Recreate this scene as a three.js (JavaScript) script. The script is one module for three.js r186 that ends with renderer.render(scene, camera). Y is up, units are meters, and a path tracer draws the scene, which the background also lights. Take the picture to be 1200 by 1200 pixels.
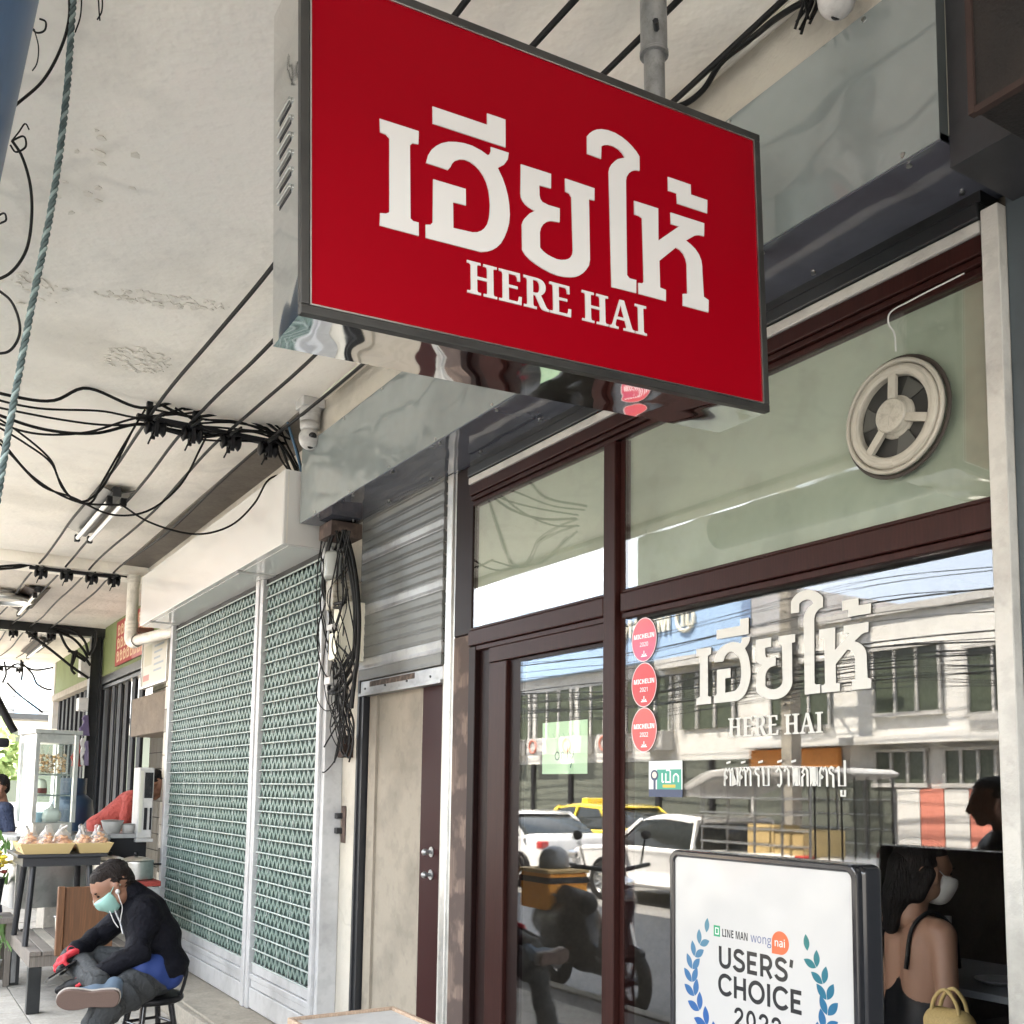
import * as THREE from 'three';
import { mergeGeometries, mergeVertices, toCreasedNormals } from 'three/addons/utils/BufferGeometryUtils.js';
import { RoundedBoxGeometry } from 'three/addons/geometries/RoundedBoxGeometry.js';
import { MarchingCubes } from 'three/addons/objects/MarchingCubes.js';
import { FontLoader } from 'three/addons/loaders/FontLoader.js';
import { TextGeometry } from 'three/addons/geometries/TextGeometry.js';

// ------------------------------------------------------------------ camera
// x runs along the shopfronts (negative = further down the arcade), z = 0 is the shop glass, +z is the street side.
const scene = new THREE.Scene();
const EYE = new THREE.Vector3(0, 1.5, 2.2);
const AX = [[0.52762908, 0.08090312, -0.84561353], [0.01372427, 0.99451265, 0.10371228], [-0.849364, 0.06632705, -0.52362345]];
const FOCAL = 1202, camera = new THREE.PerspectiveCamera(2 * Math.atan(800 / FOCAL) * 180 / Math.PI, 0.75, 0.05, 400);
camera.setViewOffset(1200, 1600, 0, 0, 1200, 1200);
{
  const m = new THREE.Matrix4().makeBasis(
    new THREE.Vector3(AX[0][0], AX[1][0], AX[2][0]), new THREE.Vector3(AX[0][1], AX[1][1], AX[2][1]), new THREE.Vector3(-AX[0][2], -AX[1][2], -AX[2][2]));
  camera.quaternion.setFromRotationMatrix(m); camera.position.copy(EYE); camera.updateMatrixWorld();
}

// ------------------------------------------------------------------ noise and sky
let seed = 12345;
const rnd = () => { seed = (seed * 1664525 + 1013904223) >>> 0; return seed / 4294967296; };
const rr = (a, b) => a + (b - a) * rnd();
const hash = (x, y, s) => { let h = Math.imul(x, 374761393) ^ Math.imul(y, 668265263) ^ Math.imul(s + 7, 1442695041); h = Math.imul(h ^ (h >>> 13), 1274126177); return ((h ^ (h >>> 16)) >>> 0) / 4294967296; };
function vnoise(x, y, per, s) {                        // tileable value noise
  const xi = Math.floor(x), yi = Math.floor(y), fx = x - xi, fy = y - yi, m = (a) => ((a % per) + per) % per;
  const u = fx * fx * (3 - 2 * fx), v = fy * fy * (3 - 2 * fy);
  const a = hash(m(xi), m(yi), s), b = hash(m(xi + 1), m(yi), s), c = hash(m(xi), m(yi + 1), s), d = hash(m(xi + 1), m(yi + 1), s);
  return a + (b - a) * u + (c - a) * v + (a - b - c + d) * u * v;
}
function fbm(u, v, f, oct, s) { let t = 0, a = 0.5, n = 0; for (let i = 0; i < oct; i++) { t += a * vnoise(u * f, v * f, f, s + i); n += a; a *= 0.55; f *= 2; } return t / n; }
const clamp = (x, a = 0, b = 1) => Math.min(b, Math.max(a, x)), lerp = (a, b, t) => a + (b - a) * t, sm = (a, b, x) => { const t = clamp((x - a) / (b - a)); return t * t * (3 - 2 * t); };

const SUN = new THREE.Vector3(-0.28, 1.5, -0.8).normalize();
{
  const W = 512, H = 256, d = new Float32Array(W * H * 4);
  for (let j = 0; j < H; j++) for (let i = 0; i < W; i++) {
    const el = (j + 0.5) / H * Math.PI - Math.PI / 2, up = Math.max(0, Math.sin(el)), k = (j * W + i) * 4;
    const c = sm(0.27, 0.54, fbm(i / W, j / H, 6, 5, 11)) * sm(-0.05, 0.15, up + 0.1), g = Math.pow(1 - up, 3);
    const sky = [lerp(0.7, 1.3, g), lerp(0.9, 1.38, g), lerp(1.2, 1.45, g)], cl = [1.6, 1.6, 1.62];
    for (let n = 0; n < 3; n++) d[k + n] = (el < -0.02 ? 0.25 : lerp(sky[n], cl[n], 0.75 * c)) * 0.6;
    d[k + 3] = 1;
  }
  const t = new THREE.DataTexture(d, W, H, THREE.RGBAFormat, THREE.FloatType);
  t.mapping = THREE.EquirectangularReflectionMapping; t.magFilter = t.minFilter = THREE.LinearFilter; t.wrapS = THREE.RepeatWrapping; t.needsUpdate = true;
  scene.background = t; scene.environment = t; scene.environmentIntensity = 1;
}
// ------------------------------------------------------------------ sun and exposure
const sun = new THREE.DirectionalLight(0xfff4e4, 5);
sun.position.copy(SUN).multiplyScalar(60).add(new THREE.Vector3(-12, 0, 6)); sun.target.position.set(-12, 0, 6);
sun.castShadow = true; sun.shadow.mapSize.set(4096, 4096);
Object.assign(sun.shadow.camera, { left: -40, right: 40, top: 30, bottom: -30, near: 1, far: 140 });
scene.add(sun, sun.target);
const renderer = new THREE.WebGLRenderer({ antialias: true });
renderer.toneMapping = THREE.LinearToneMapping; renderer.toneMappingExposure = 11.6;
renderer.shadowMap.enabled = true; renderer.outputColorSpace = THREE.SRGBColorSpace;

// ------------------------------------------------------------------ helpers: where a sight line meets a plane of the place
const V = (x, y, z) => new THREE.Vector3(x, y, z);
function sight(px, py) { const a = (px - 600) / FOCAL, b = (800 - py) / FOCAL; return V(...AX.map((r) => r[0] * a + r[1] * b + r[2])); }
const meet = (axis) => (px, py, at) => { const d = sight(px, py); return d.multiplyScalar((at - EYE[axis]) / d[axis]).add(EYE); };
const onX = meet('x'), onY = meet('y'), onZ = meet('z');
// ------------------------------------------------------------------ helpers: geometry
function fin(g) { const h = g.index ? g.toNonIndexed() : g; for (const k of Object.keys(h.attributes)) if (!['position', 'normal', 'uv'].includes(k)) h.deleteAttribute(k); h.morphAttributes = {}; return h; }
function metric(g) {                                   // uv in metres, by the dominant axis of each face
  const p = g.attributes.position, n = g.attributes.normal, uv = new Float32Array(p.count * 2);
  for (let i = 0; i < p.count; i++) {
    const x = Math.abs(n.getX(i)), y = Math.abs(n.getY(i)), z = Math.abs(n.getZ(i));
    if (y >= x && y >= z) { uv[2 * i] = p.getX(i); uv[2 * i + 1] = p.getZ(i); } else if (x >= z) { uv[2 * i] = p.getZ(i); uv[2 * i + 1] = p.getY(i); } else { uv[2 * i] = p.getX(i); uv[2 * i + 1] = p.getY(i); }
  }
  g.setAttribute('uv', new THREE.BufferAttribute(uv, 2)); return g;
}
function bx(x0, x1, y0, y1, z0, z1, r = 0) {           // box from extents, rounded by r
  const w = Math.abs(x1 - x0), h = Math.abs(y1 - y0), d = Math.abs(z1 - z0);
  const g = r ? new RoundedBoxGeometry(w, h, d, 2, Math.min(r, w / 2.01, h / 2.01, d / 2.01)) : new THREE.BoxGeometry(w, h, d);
  return metric(fin(g.translate((x0 + x1) / 2, (y0 + y1) / 2, (z0 + z1) / 2)));
}
function rod(a, b, r0, r1 = r0, seg = 8, open = false) {
  const d = b.clone().sub(a), g = new THREE.CylinderGeometry(r1, r0, d.length(), seg, 1, open);
  g.applyQuaternion(new THREE.Quaternion().setFromUnitVectors(V(0, 1, 0), d.clone().normalize())).translate((a.x + b.x) / 2, (a.y + b.y) / 2, (a.z + b.z) / 2);
  return fin(g);
}
function bar(a, b, w, h) {                             // square bar between two points
  const d = b.clone().sub(a), g = new THREE.BoxGeometry(w, d.length(), h);
  g.applyQuaternion(new THREE.Quaternion().setFromUnitVectors(V(0, 1, 0), d.clone().normalize())).translate((a.x + b.x) / 2, (a.y + b.y) / 2, (a.z + b.z) / 2);
  return metric(fin(g));
}
function tube(pts, r, seg = 0, rad = 6) { return fin(new THREE.TubeGeometry(new THREE.CatmullRomCurve3(pts), seg || pts.length * 8, r, rad)); }
function lathe(prof, seg = 24) { return fin(new THREE.LatheGeometry(prof.map(([r, y]) => new THREE.Vector2(r, y)), seg)); }
function ball(x, y, z, rx, ry = rx, rz = rx, ws = 18, hs = 12) { return fin(new THREE.SphereGeometry(1, ws, hs).scale(rx, ry, rz).translate(x, y, z)); }
function shape(pts, holes = []) { const s = new THREE.Shape(pts.map(([x, y]) => new THREE.Vector2(x, y))); for (const h of holes) s.holes.push(new THREE.Path(h.map(([x, y]) => new THREE.Vector2(x, y)))); return s; }
function extr(pts, depth, bevel = 0, holes = [], bseg = 2) {
  const s = Array.isArray(pts) ? shape(pts, holes) : pts;
  return fin(new THREE.ExtrudeGeometry(s, { depth, bevelEnabled: bevel > 0, bevelSize: bevel, bevelThickness: bevel, bevelSegments: bseg, bevelOffset: -bevel, curveSegments: 10 }));
}
function curvy(pts, n = 4) {                            // smooth closed outline through points
  return new THREE.CatmullRomCurve3(pts.map(([x, y]) => V(x, y, 0)), true).getPoints(pts.length * n).slice(0, -1).map((p) => [p.x, p.y]);
}
const ring = (r, n = 24, cx = 0, cy = 0) => Array.from({ length: n }, (_, i) => [cx + r * Math.cos(i / n * 2 * Math.PI), cy + r * Math.sin(i / n * 2 * Math.PI)]);
const tor = (r, t, n = 32, m = 8) => fin(new THREE.TorusGeometry(r, t, m, n));
// ------------------------------------------------------------------ helpers: objects
const used = {};
function numbered(name) { const n = used[name] = (used[name] ?? -1) + 1; return n ? name + '_' + String(n).padStart(3, '0') : name; }
function mesh(name, geos, mat) {
  const g = Array.isArray(geos) ? (geos.length > 1 ? mergeGeometries(geos) : geos[0]) : geos, m = new THREE.Mesh(g, mat);
  m.name = name; m.castShadow = m.receiveShadow = true; return m;
}
function part(parent, name, geos, mat, label) {         // a part of a thing: shapes given in the thing's own axes
  const m = mesh(name, geos, mat); parent.add(m); if (label) m.userData.label = label; return m;
}
function thing(name, label, category, [x, y, z] = [0, 0, 0], group, turn = 0) {
  const o = new THREE.Group(); o.name = numbered(name); o.position.set(x, y, z); o.rotation.y = turn; o.userData = { label, category };
  if (group) o.userData.group = group; scene.add(o); return o;
}
function wpart(o, name, geos, mat, label) {             // a part given in world axes
  const m = part(o, name, geos, mat, label); m.geometry.translate(-o.position.x, -o.position.y, -o.position.z); return m;
}
function single(name, geos, mat, label, category, group) {
  const m = mesh(numbered(name), geos, mat); m.geometry.computeBoundingBox();
  const b = m.geometry.boundingBox, c = V((b.min.x + b.max.x) / 2, b.min.y, (b.min.z + b.max.z) / 2);
  m.geometry.translate(-c.x, -c.y, -c.z); m.position.copy(c); m.userData = { label, category }; if (group) m.userData.group = group; scene.add(m); return m;
}
function struct(name, geos, mat) { const m = mesh(name, geos, mat); m.userData.kind = 'structure'; scene.add(m); return m; }
function copyOf(o, name, label, pos, turn) { const c = o.clone(); c.name = numbered(name); c.userData = { ...o.userData, label }; if (pos) c.position.set(...pos); if (turn !== undefined) c.rotation.y = turn; scene.add(c); return c; }
// ------------------------------------------------------------------ helpers: materials
function tex(w, h, f, srgb = true) {                    // f(u, v) -> [r, g, b] 0..1 (as displayed) or a grey
  const d = new Uint8Array(w * h * 4);
  for (let j = 0; j < h; j++) for (let i = 0; i < w; i++) { const c = f(i / w, j / h), k = (j * w + i) * 4; for (let n = 0; n < 3; n++) d[k + n] = clamp(Array.isArray(c) ? c[n] : c) * 255; d[k + 3] = 255; }
  const t = new THREE.DataTexture(d, w, h); t.wrapS = t.wrapT = THREE.RepeatWrapping; t.magFilter = THREE.LinearFilter; t.minFilter = THREE.LinearMipmapLinearFilter; t.generateMipmaps = true;
  if (srgb) t.colorSpace = THREE.SRGBColorSpace; t.needsUpdate = true; return t;
}
function rep(t, sx, sy = sx) { const c = t.clone(); c.repeat.set(1 / sx, 1 / sy); c.needsUpdate = true; return c; }
function canvasTex(w, h, draw) { const c = document.createElement('canvas'); c.width = w; c.height = h; const x = c.getContext('2d'); draw(x, w, h); const t = new THREE.CanvasTexture(c); t.colorSpace = THREE.SRGBColorSpace; return t; }
const M = (c, rough = 0.6, o = {}) => { const m = new THREE.MeshPhysicalMaterial({ roughness: rough, ...o }); m.color = Array.isArray(c) ? new THREE.Color().setRGB(...c) : new THREE.Color(c); return m; };
const grimeT = tex(512, 512, (u, v) => { const a = fbm(u, v, 3, 6, 1), b = fbm(u, v, 12, 4, 9); return 1 - 0.1 * sm(0.5, 0.8, a) - 0.05 * sm(0.55, 0.75, b) - 0.03 * fbm(u, v, 64, 2, 4); });
const plasterT = tex(1024, 1024, (u, v) => { const a = fbm(u, v, 3, 6, 21), b = fbm(u, v, 10, 5, 33), crack = sm(0.035, 0.0, Math.abs(fbm(u, v, 4, 4, 77) - 0.52)) * sm(0.52, 0.7, fbm(u, v, 5, 3, 5)); const k = 1 - 0.07 * sm(0.48, 0.75, a) - 0.04 * sm(0.5, 0.8, b) - 0.05 * crack; return [k, k * (0.995 - 0.012 * a), k * (0.985 - 0.035 * a)]; });
const plasterB = tex(512, 512, (u, v) => 0.5 + 0.35 * (fbm(u, v, 8, 5, 3) - 0.5) + 0.4 * (fbm(u, v, 48, 3, 8) - 0.5), false);
const woodT = tex(512, 512, (u, v) => { const g = fbm(u * 1, v * 0.06 + 0.1, 40, 3, 2), s = Math.sin((u * 30 + 2 * fbm(u, v, 4, 3, 6)) * 6.28) * 0.5 + 0.5; return 0.72 + 0.28 * g - 0.12 * s * g; });
const wornT = tex(512, 512, (u, v) => { const g = fbm(u, v * 0.1, 32, 4, 12), w = sm(0.42, 0.62, fbm(u, v, 5, 5, 31)); return [lerp(0.3, 0.46, w * g * 1.5), lerp(0.25, 0.4, w * g * 1.5), lerp(0.23, 0.36, w * g * 1.5)]; });
const wornT2 = tex(256, 256, (u, v) => { const w = sm(0.5, 0.68, fbm(u, v, 6, 5, 71)); return [1 - 0.5 * w, 1 - 0.54 * w, 1 - 0.6 * w]; });
const foldB = tex(256, 256, (u, v) => { const a = fbm(u, v, 4, 3, 91), b = Math.abs(fbm(u, v, 9, 3, 95) - 0.5) * 2; return 0.6 * a + 0.4 * b; }, false);
const hairB = tex(256, 256, (u, v) => fbm(u, v * 0.08, 60, 2, 97), false);
const waveN = tex(256, 256, (u, v) => { const h = (a, b) => fbm(a, b, 3, 3, 14), e = 1 / 256, dx = (h(u + e, v) - h(u - e, v)) * 18, dy = (h(u, v + e) - h(u, v - e)) * 18; const l = Math.hypot(dx, dy, 1); return [0.5 - 0.5 * dx / l, 0.5 - 0.5 * dy / l, 0.5 + 0.5 / l]; }, false);
const asphT = tex(512, 512, (u, v) => 0.62 + 0.3 * fbm(u, v, 96, 3, 2) + 0.2 * (fbm(u, v, 4, 4, 8) - 0.5));
const concT = tex(512, 512, (u, v) => { const k = 0.84 + 0.2 * (fbm(u, v, 6, 5, 17) - 0.5) + 0.14 * (fbm(u, v, 64, 3, 18) - 0.5) - 0.06 * sm(0.6, 0.8, fbm(u, v, 9, 4, 41)); return [k, k * 0.985, k * 0.96]; });
const fabT = tex(256, 256, (u, v) => 0.85 + 0.15 * fbm(u, v, 48, 3, 5));
const m = {
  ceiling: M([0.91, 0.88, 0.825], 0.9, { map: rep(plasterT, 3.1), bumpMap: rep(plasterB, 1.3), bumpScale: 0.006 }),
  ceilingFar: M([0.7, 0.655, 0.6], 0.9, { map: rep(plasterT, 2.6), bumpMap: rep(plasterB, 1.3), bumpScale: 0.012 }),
  plaster: M([0.44, 0.42, 0.375], 0.9, { map: rep(plasterT, 1.3), bumpMap: rep(plasterB, 0.7), bumpScale: 0.006 }),
  dado: M([0.37, 0.345, 0.3], 0.9, { map: rep(concT, 0.9), bumpMap: rep(plasterB, 0.6), bumpScale: 0.004 }),
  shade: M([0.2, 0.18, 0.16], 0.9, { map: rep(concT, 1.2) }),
  white: M([0.5, 0.49, 0.47], 0.45, { map: rep(grimeT, 1.1) }),
  whitePaint: M([0.42, 0.405, 0.37], 0.5, { map: rep(grimeT, 0.5), bumpMap: rep(plasterB, 0.3), bumpScale: 0.002 }),
  acrylic: M([0.57, 0.56, 0.535], 0.12),
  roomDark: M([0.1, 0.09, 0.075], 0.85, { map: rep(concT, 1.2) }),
  cream3: M([0.25, 0.22, 0.175], 0.8, { map: rep(grimeT, 0.8) }),
  black: M([0.005, 0.005, 0.006], 0.5, { specularIntensity: 0.5 }), blackGloss: M([0.01, 0.01, 0.012], 0.12), rubber: M([0.006, 0.006, 0.006], 0.6, { specularIntensity: 0.5 }),
  dark: M([0.012, 0.012, 0.014], 0.6, { specularIntensity: 0.5 }), darkMetal: M([0.025, 0.026, 0.029], 0.4, { metalness: 0.4 }), gunmetal: M([0.03, 0.032, 0.033], 0.35, { metalness: 0.5, map: rep(grimeT, 0.6) }),
  mirror: M([0.78, 0.77, 0.75], 0.035, { metalness: 1, normalMap: rep(waveN, 0.8), normalScale: new THREE.Vector2(0.06, 0.06) }),
  steel: M([0.6, 0.6, 0.58], 0.3, { metalness: 1, map: rep(grimeT, 0.7) }), steelDull: M([0.33, 0.335, 0.335], 0.45, { metalness: 0.8, map: rep(grimeT, 0.5) }),
  alu: M([0.62, 0.62, 0.6], 0.35, { metalness: 0.9, map: rep(grimeT, 0.5) }),
  red: M([0.25, 0.0002, 0.006], 0.45, { specularIntensity: 0.12 }), signWhite: M([0.62, 0.605, 0.59], 0.4),
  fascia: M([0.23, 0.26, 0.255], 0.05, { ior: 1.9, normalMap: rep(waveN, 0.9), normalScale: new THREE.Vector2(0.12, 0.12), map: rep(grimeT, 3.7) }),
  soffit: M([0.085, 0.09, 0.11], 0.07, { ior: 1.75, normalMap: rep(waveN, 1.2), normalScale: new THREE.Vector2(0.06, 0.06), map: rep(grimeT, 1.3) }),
  brown: M([0.034, 0.0098, 0.0078], 0.42, { specularIntensity: 0.3, map: rep(woodT, 0.35, 0.35) }), brownDark: M([0.013, 0.004, 0.0034], 0.45, { specularIntensity: 0.3, map: rep(woodT, 0.3, 0.3) }), worn: M([0.75, 0.72, 0.7], 0.8, { map: rep(wornT, 0.45) }),
  doorRed: M([0.022, 0.004, 0.004], 0.5, { specularIntensity: 0.25 }), shutter: M([0.115, 0.12, 0.115], 0.4, { metalness: 0.2, map: rep(grimeT, 0.6) }), shutterDark: M([0.024, 0.026, 0.03], 0.6, { specularIntensity: 0.4 }),
  green: M([0.23, 0.265, 0.2], 0.85, { map: rep(grimeT, 1.4) }), neighbourGreen: M([0.13, 0.165, 0.065], 0.8, { map: rep(plasterT, 1.6) }),
  glass: M([1, 1, 1], 0.006, { transmission: 1, thickness: 0, ior: 1.6, normalMap: rep(waveN, 1.6), normalScale: new THREE.Vector2(0.0018, 0.0018) }), clearGlass: M([0.93, 0.97, 0.95], 0.0, { transmission: 1, thickness: 0, ior: 1.5 }),
  decal: M([0.45, 0.445, 0.41], 0.5), meshGreen: M([0.12, 0.17, 0.148], 0.5), meshBack: M([0.022, 0.045, 0.04], 0.6), pvc: M([0.62, 0.59, 0.52], 0.4, { map: rep(grimeT, 0.5) }),
  paving: M([0.46, 0.44, 0.405], 0.85, { map: rep(concT, 0.8) }), paving2: M([0.4, 0.385, 0.36], 0.85, { map: rep(concT, 0.9) }), paving3: M([0.5, 0.48, 0.445], 0.85, { map: rep(concT, 0.7) }), joint: M([0.12, 0.11, 0.1], 0.95),
  asphalt: M([0.3, 0.295, 0.285], 0.9, { map: rep(asphT, 1.5) }), concrete: M([0.42, 0.4, 0.36], 0.9, { map: rep(concT, 1.4), bumpMap: rep(plasterB, 0.8), bumpScale: 0.004 }),
  cream: M([0.62, 0.625, 0.62], 0.9, { map: rep(plasterT, 4) }), creamB: M([0.66, 0.67, 0.67], 0.9, { map: rep(plasterT, 5) }), blueSign: M([0.3, 0.43, 0.62], 0.5), darkShop: M([0.1, 0.11, 0.09], 0.6), windowDark: M([0.07, 0.085, 0.06], 0.25), navy: M([0.02, 0.045, 0.12], 0.6),
  orange: M([0.62, 0.24, 0.05], 0.6), coral: M([0.62, 0.22, 0.16], 0.6), yellow: M([0.75, 0.56, 0.03], 0.25, { clearcoat: 1 }), carWhite: M([0.76, 0.76, 0.75], 0.25, { clearcoat: 1 }), carGlass: M([0.02, 0.024, 0.024], 0.05), tail: M([0.4, 0.02, 0.02], 0.2), chrome: M([0.7, 0.7, 0.7], 0.12, { metalness: 1 }),
  skin: M([0.195, 0.095, 0.058], 0.55), skinPale: M([0.28, 0.155, 0.1], 0.55), hair: M([0.006, 0.005, 0.0045], 0.6, { specularIntensity: 0.35, bumpMap: rep(hairB, 0.12), bumpScale: 0.006 }), jacket: M([0.005, 0.0052, 0.0085], 0.8, { map: rep(fabT, 0.1), bumpMap: rep(foldB, 0.3), bumpScale: 0.012, specularIntensity: 0.25 }), trousers: M([0.032, 0.035, 0.037], 0.85, { map: rep(fabT, 0.1), bumpMap: rep(foldB, 0.3), bumpScale: 0.012 }), blue: M([0.004, 0.022, 0.12], 0.7), mask: M([0.24, 0.42, 0.37], 0.8), gloveRed: M([0.42, 0.02, 0.03], 0.75), canvasBlue: M([0.09, 0.13, 0.18], 0.85, { map: rep(fabT, 0.05) }), sole: M([0.2, 0.13, 0.1], 0.8), cloth: M([0.27, 0.04, 0.03], 0.85, { bumpMap: rep(foldB, 0.3), bumpScale: 0.02 }), navyShirt: M([0.012, 0.02, 0.048], 0.85, { bumpMap: rep(foldB, 0.25), bumpScale: 0.02 }),
  timber: M([0.18, 0.075, 0.027], 0.6, { map: rep(woodT, 0.5, 0.5) }), greyTimber: M([0.22, 0.19, 0.16], 0.8, { map: rep(woodT, 0.4, 0.4) }), card: M([0.5, 0.37, 0.17], 0.8), snack: M([0.55, 0.3, 0.12], 0.6), bag: M([0.95, 0.93, 0.9], 0.08, { transmission: 0.9, thickness: 0, ior: 1.4 }), tarp: M([0.07, 0.14, 0.26], 0.35, { map: rep(grimeT, 0.6) }), rope: M([0.07, 0.1, 0.1], 0.8), leaf: M([0.09, 0.14, 0.035], 0.6), leafPale: M([0.3, 0.4, 0.17], 0.6), gasBlue: M([0.004, 0.022, 0.05], 0.35), tileWall: M([0.4, 0.35, 0.27], 0.4), tubeWhite: M([0.85, 0.85, 0.83], 0.3), boxOrange: M([0.85, 0.34, 0.03], 0.75), paperGreen: M([0.4, 0.58, 0.42], 0.9), cream2: M([0.75, 0.72, 0.6], 0.6),
};
function wornWhite() { return tex(256, 256, (u, v) => { const w = sm(0.6, 0.72, fbm(u, v, 7, 5, 61)); return [1 - 0.2 * w, 1 - 0.23 * w, 1 - 0.27 * w]; }); }
const font = await new FontLoader().loadAsync('fonts/droid/droid_serif_bold.typeface.json');
const fontSans = await new FontLoader().loadAsync('fonts/droid/droid_sans_bold.typeface.json');
function letters(txt, size, depth, f = font) { return fin(new TextGeometry(txt, { font: f, size, depth, curveSegments: 6, bevelEnabled: false })); }
// ================================================================== lettering: outlines in millimetres on the sign face
const outline = (s) => s.split(' ').map((q) => q.split(',').map((n) => n / 1000));
const GLYPH = {
  stem: outline('164,438 250,438 249,410 236,408 230,402 230,246 236,242 248,242 248,214 163,214 164,240 176,242 184,247 185,403 178,409 165,410'),
  vowel: outline('282,502 411,502 411,528 456,528 455,465 282,465'),
  bowl: outline('266,375 271,393 279,407 289,418 302,428 318,436 336,441 355,444 374,444 395,440 411,434 416,438 419,446 419,455 463,455 460,439 451,425 435,413 447,392 454,375 459,357 462,337 463,316 461,297 456,279 449,262 440,246 430,235 420,227 407,220 392,215 264,214 264,242 274,244 280,251 282,344 357,344 357,308 327,307 327,251 372,253 383,256 393,262 401,270 408,281 412,295 414,310 415,325 414,340 412,357 407,373 400,385 391,395 381,402 368,407 356,408 344,405 333,399 326,391 322,382 316,374'),
  hook: outline('493,438 570,438 569,404 539,403 539,380 541,372 546,367 561,364 591,364 590,332 567,329 556,324 547,316 541,306 538,295 538,261 545,255 555,250 567,247 580,245 592,246 603,249 611,253 618,259 622,266 624,276 623,399 618,406 607,408 607,438 686,437 685,408 670,407 669,265 666,251 658,239 650,230 640,222 629,216 617,212 600,209 583,208 563,210 543,215 526,221 511,228 500,236 493,245 493,302 496,310 500,317 513,332 526,341 510,346 502,350 496,356 492,363 491,372'),
  tall: outline('669,556 676,565 685,573 696,580 709,585 727,588 747,588 765,584 781,578 795,570 807,561 816,551 815,516 803,514 793,509 784,501 777,490 775,480 771,253 778,247 797,247 796,216 727,215 727,488 730,499 736,509 744,518 753,526 774,536 766,545 756,551 742,554 727,553 716,549 708,544 706,513 668,514'),
  leg: outline('797,438 867,438 865,359 928,410 904,410 904,438 1007,438 1005,405 990,404 977,400 948,380 963,374 976,366 987,355 994,341 996,327 996,312 998,252 1013,247 1011,216 933,216 934,245 948,248 949,322 946,334 939,345 929,352 917,355 866,310 866,245 883,243 882,216 803,216 803,242 813,243 819,248 819,402 810,405 797,405'),
  tone: outline('899,525 968,525 968,500 1019,500 1017,466 925,466 924,491 899,491'),
};
function strokeShape(pts, w) {                           // a pen stroke of width w as one outline
  const l = [], r = [];
  pts.forEach(([x, y], i) => { const a = pts[Math.max(0, i - 1)], b = pts[Math.min(pts.length - 1, i + 1)], n = Math.hypot(b[0] - a[0], b[1] - a[1]) || 1, nx = -(b[1] - a[1]) / n * w / 2, ny = (b[0] - a[0]) / n * w / 2; l.push([x + nx, y + ny]); r.unshift([x - nx, y - ny]); });
  return [...l, ...r];
}
function thaiLine() {                                    // the small line under the name: one stroke shape per letter, letter height about 0.125
  const w = 0.016, S = { t: [[0.022, 0.05], [0.034, 0.06], [0.022, 0.07], [0.01, 0.055], [0.01, 0.0], [0.012, 0.09], [0.026, 0.118], [0.04, 0.1], [0.055, 0.118], [0.068, 0.09], [0.068, 0]], n: [[0.002, 0.105], [0.016, 0.118], [0.018, 0.1], [0.018, 0.0], [0.052, 0.03], [0.06, 0.005], [0.064, 0.03], [0.064, 0.12]], r: [[0.05, 0.0], [0.044, 0.0], [0.044, 0.07], [0.02, 0.085], [0.012, 0.105], [0.03, 0.12], [0.052, 0.11]], a: [[0.005, 0.095], [0.025, 0.12], [0.042, 0.1], [0.042, 0.0]], p: [[0.002, 0.11], [0.014, 0.12], [0.016, 0.1], [0.016, 0.005], [0.062, 0.005], [0.062, 0.16]], b: [[0.002, 0.11], [0.014, 0.12], [0.016, 0.1], [0.016, 0.005], [0.062, 0.005], [0.062, 0.12]], f: [[0.02, 0.11], [0.012, 0.12], [0.012, 0.0], [0.036, 0.06], [0.06, 0.0], [0.06, 0.12]], k: [[0.012, 0.0], [0.012, 0.06], [0.03, 0.075], [0.012, 0.09], [0.034, 0.12], [0.056, 0.1], [0.056, 0.0]], v: [[0.008, 0.09], [0.03, 0.12], [0.05, 0.09], [0.05, 0.02], [0.035, 0.0], [0.018, 0.012]] };
  const out = []; let x = 0;
  for (const c of 'tntarb vafkftrp') { if (S[c]) out.push(extr(strokeShape(S[c], w).map(([a, b]) => [a + x, b]), 0.0015)); x += c == ' ' ? 0.05 : 0.072; }
  for (const [cx, cy] of [[0.03, 0.15], [0.17, 0.15], [0.33, 0.15], [0.5, 0.15], [0.62, 0.15]]) out.push(extr([[cx, cy], [cx + 0.04, cy + 0.008], [cx + 0.04, cy + 0.022], [cx, cy + 0.014]], 0.0015));
  out.push(extr(strokeShape([[x - 0.04, -0.02], [x - 0.04, -0.055], [x - 0.012, -0.055], [x - 0.012, -0.02]], w), 0.0015));
  return out;
}
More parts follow.
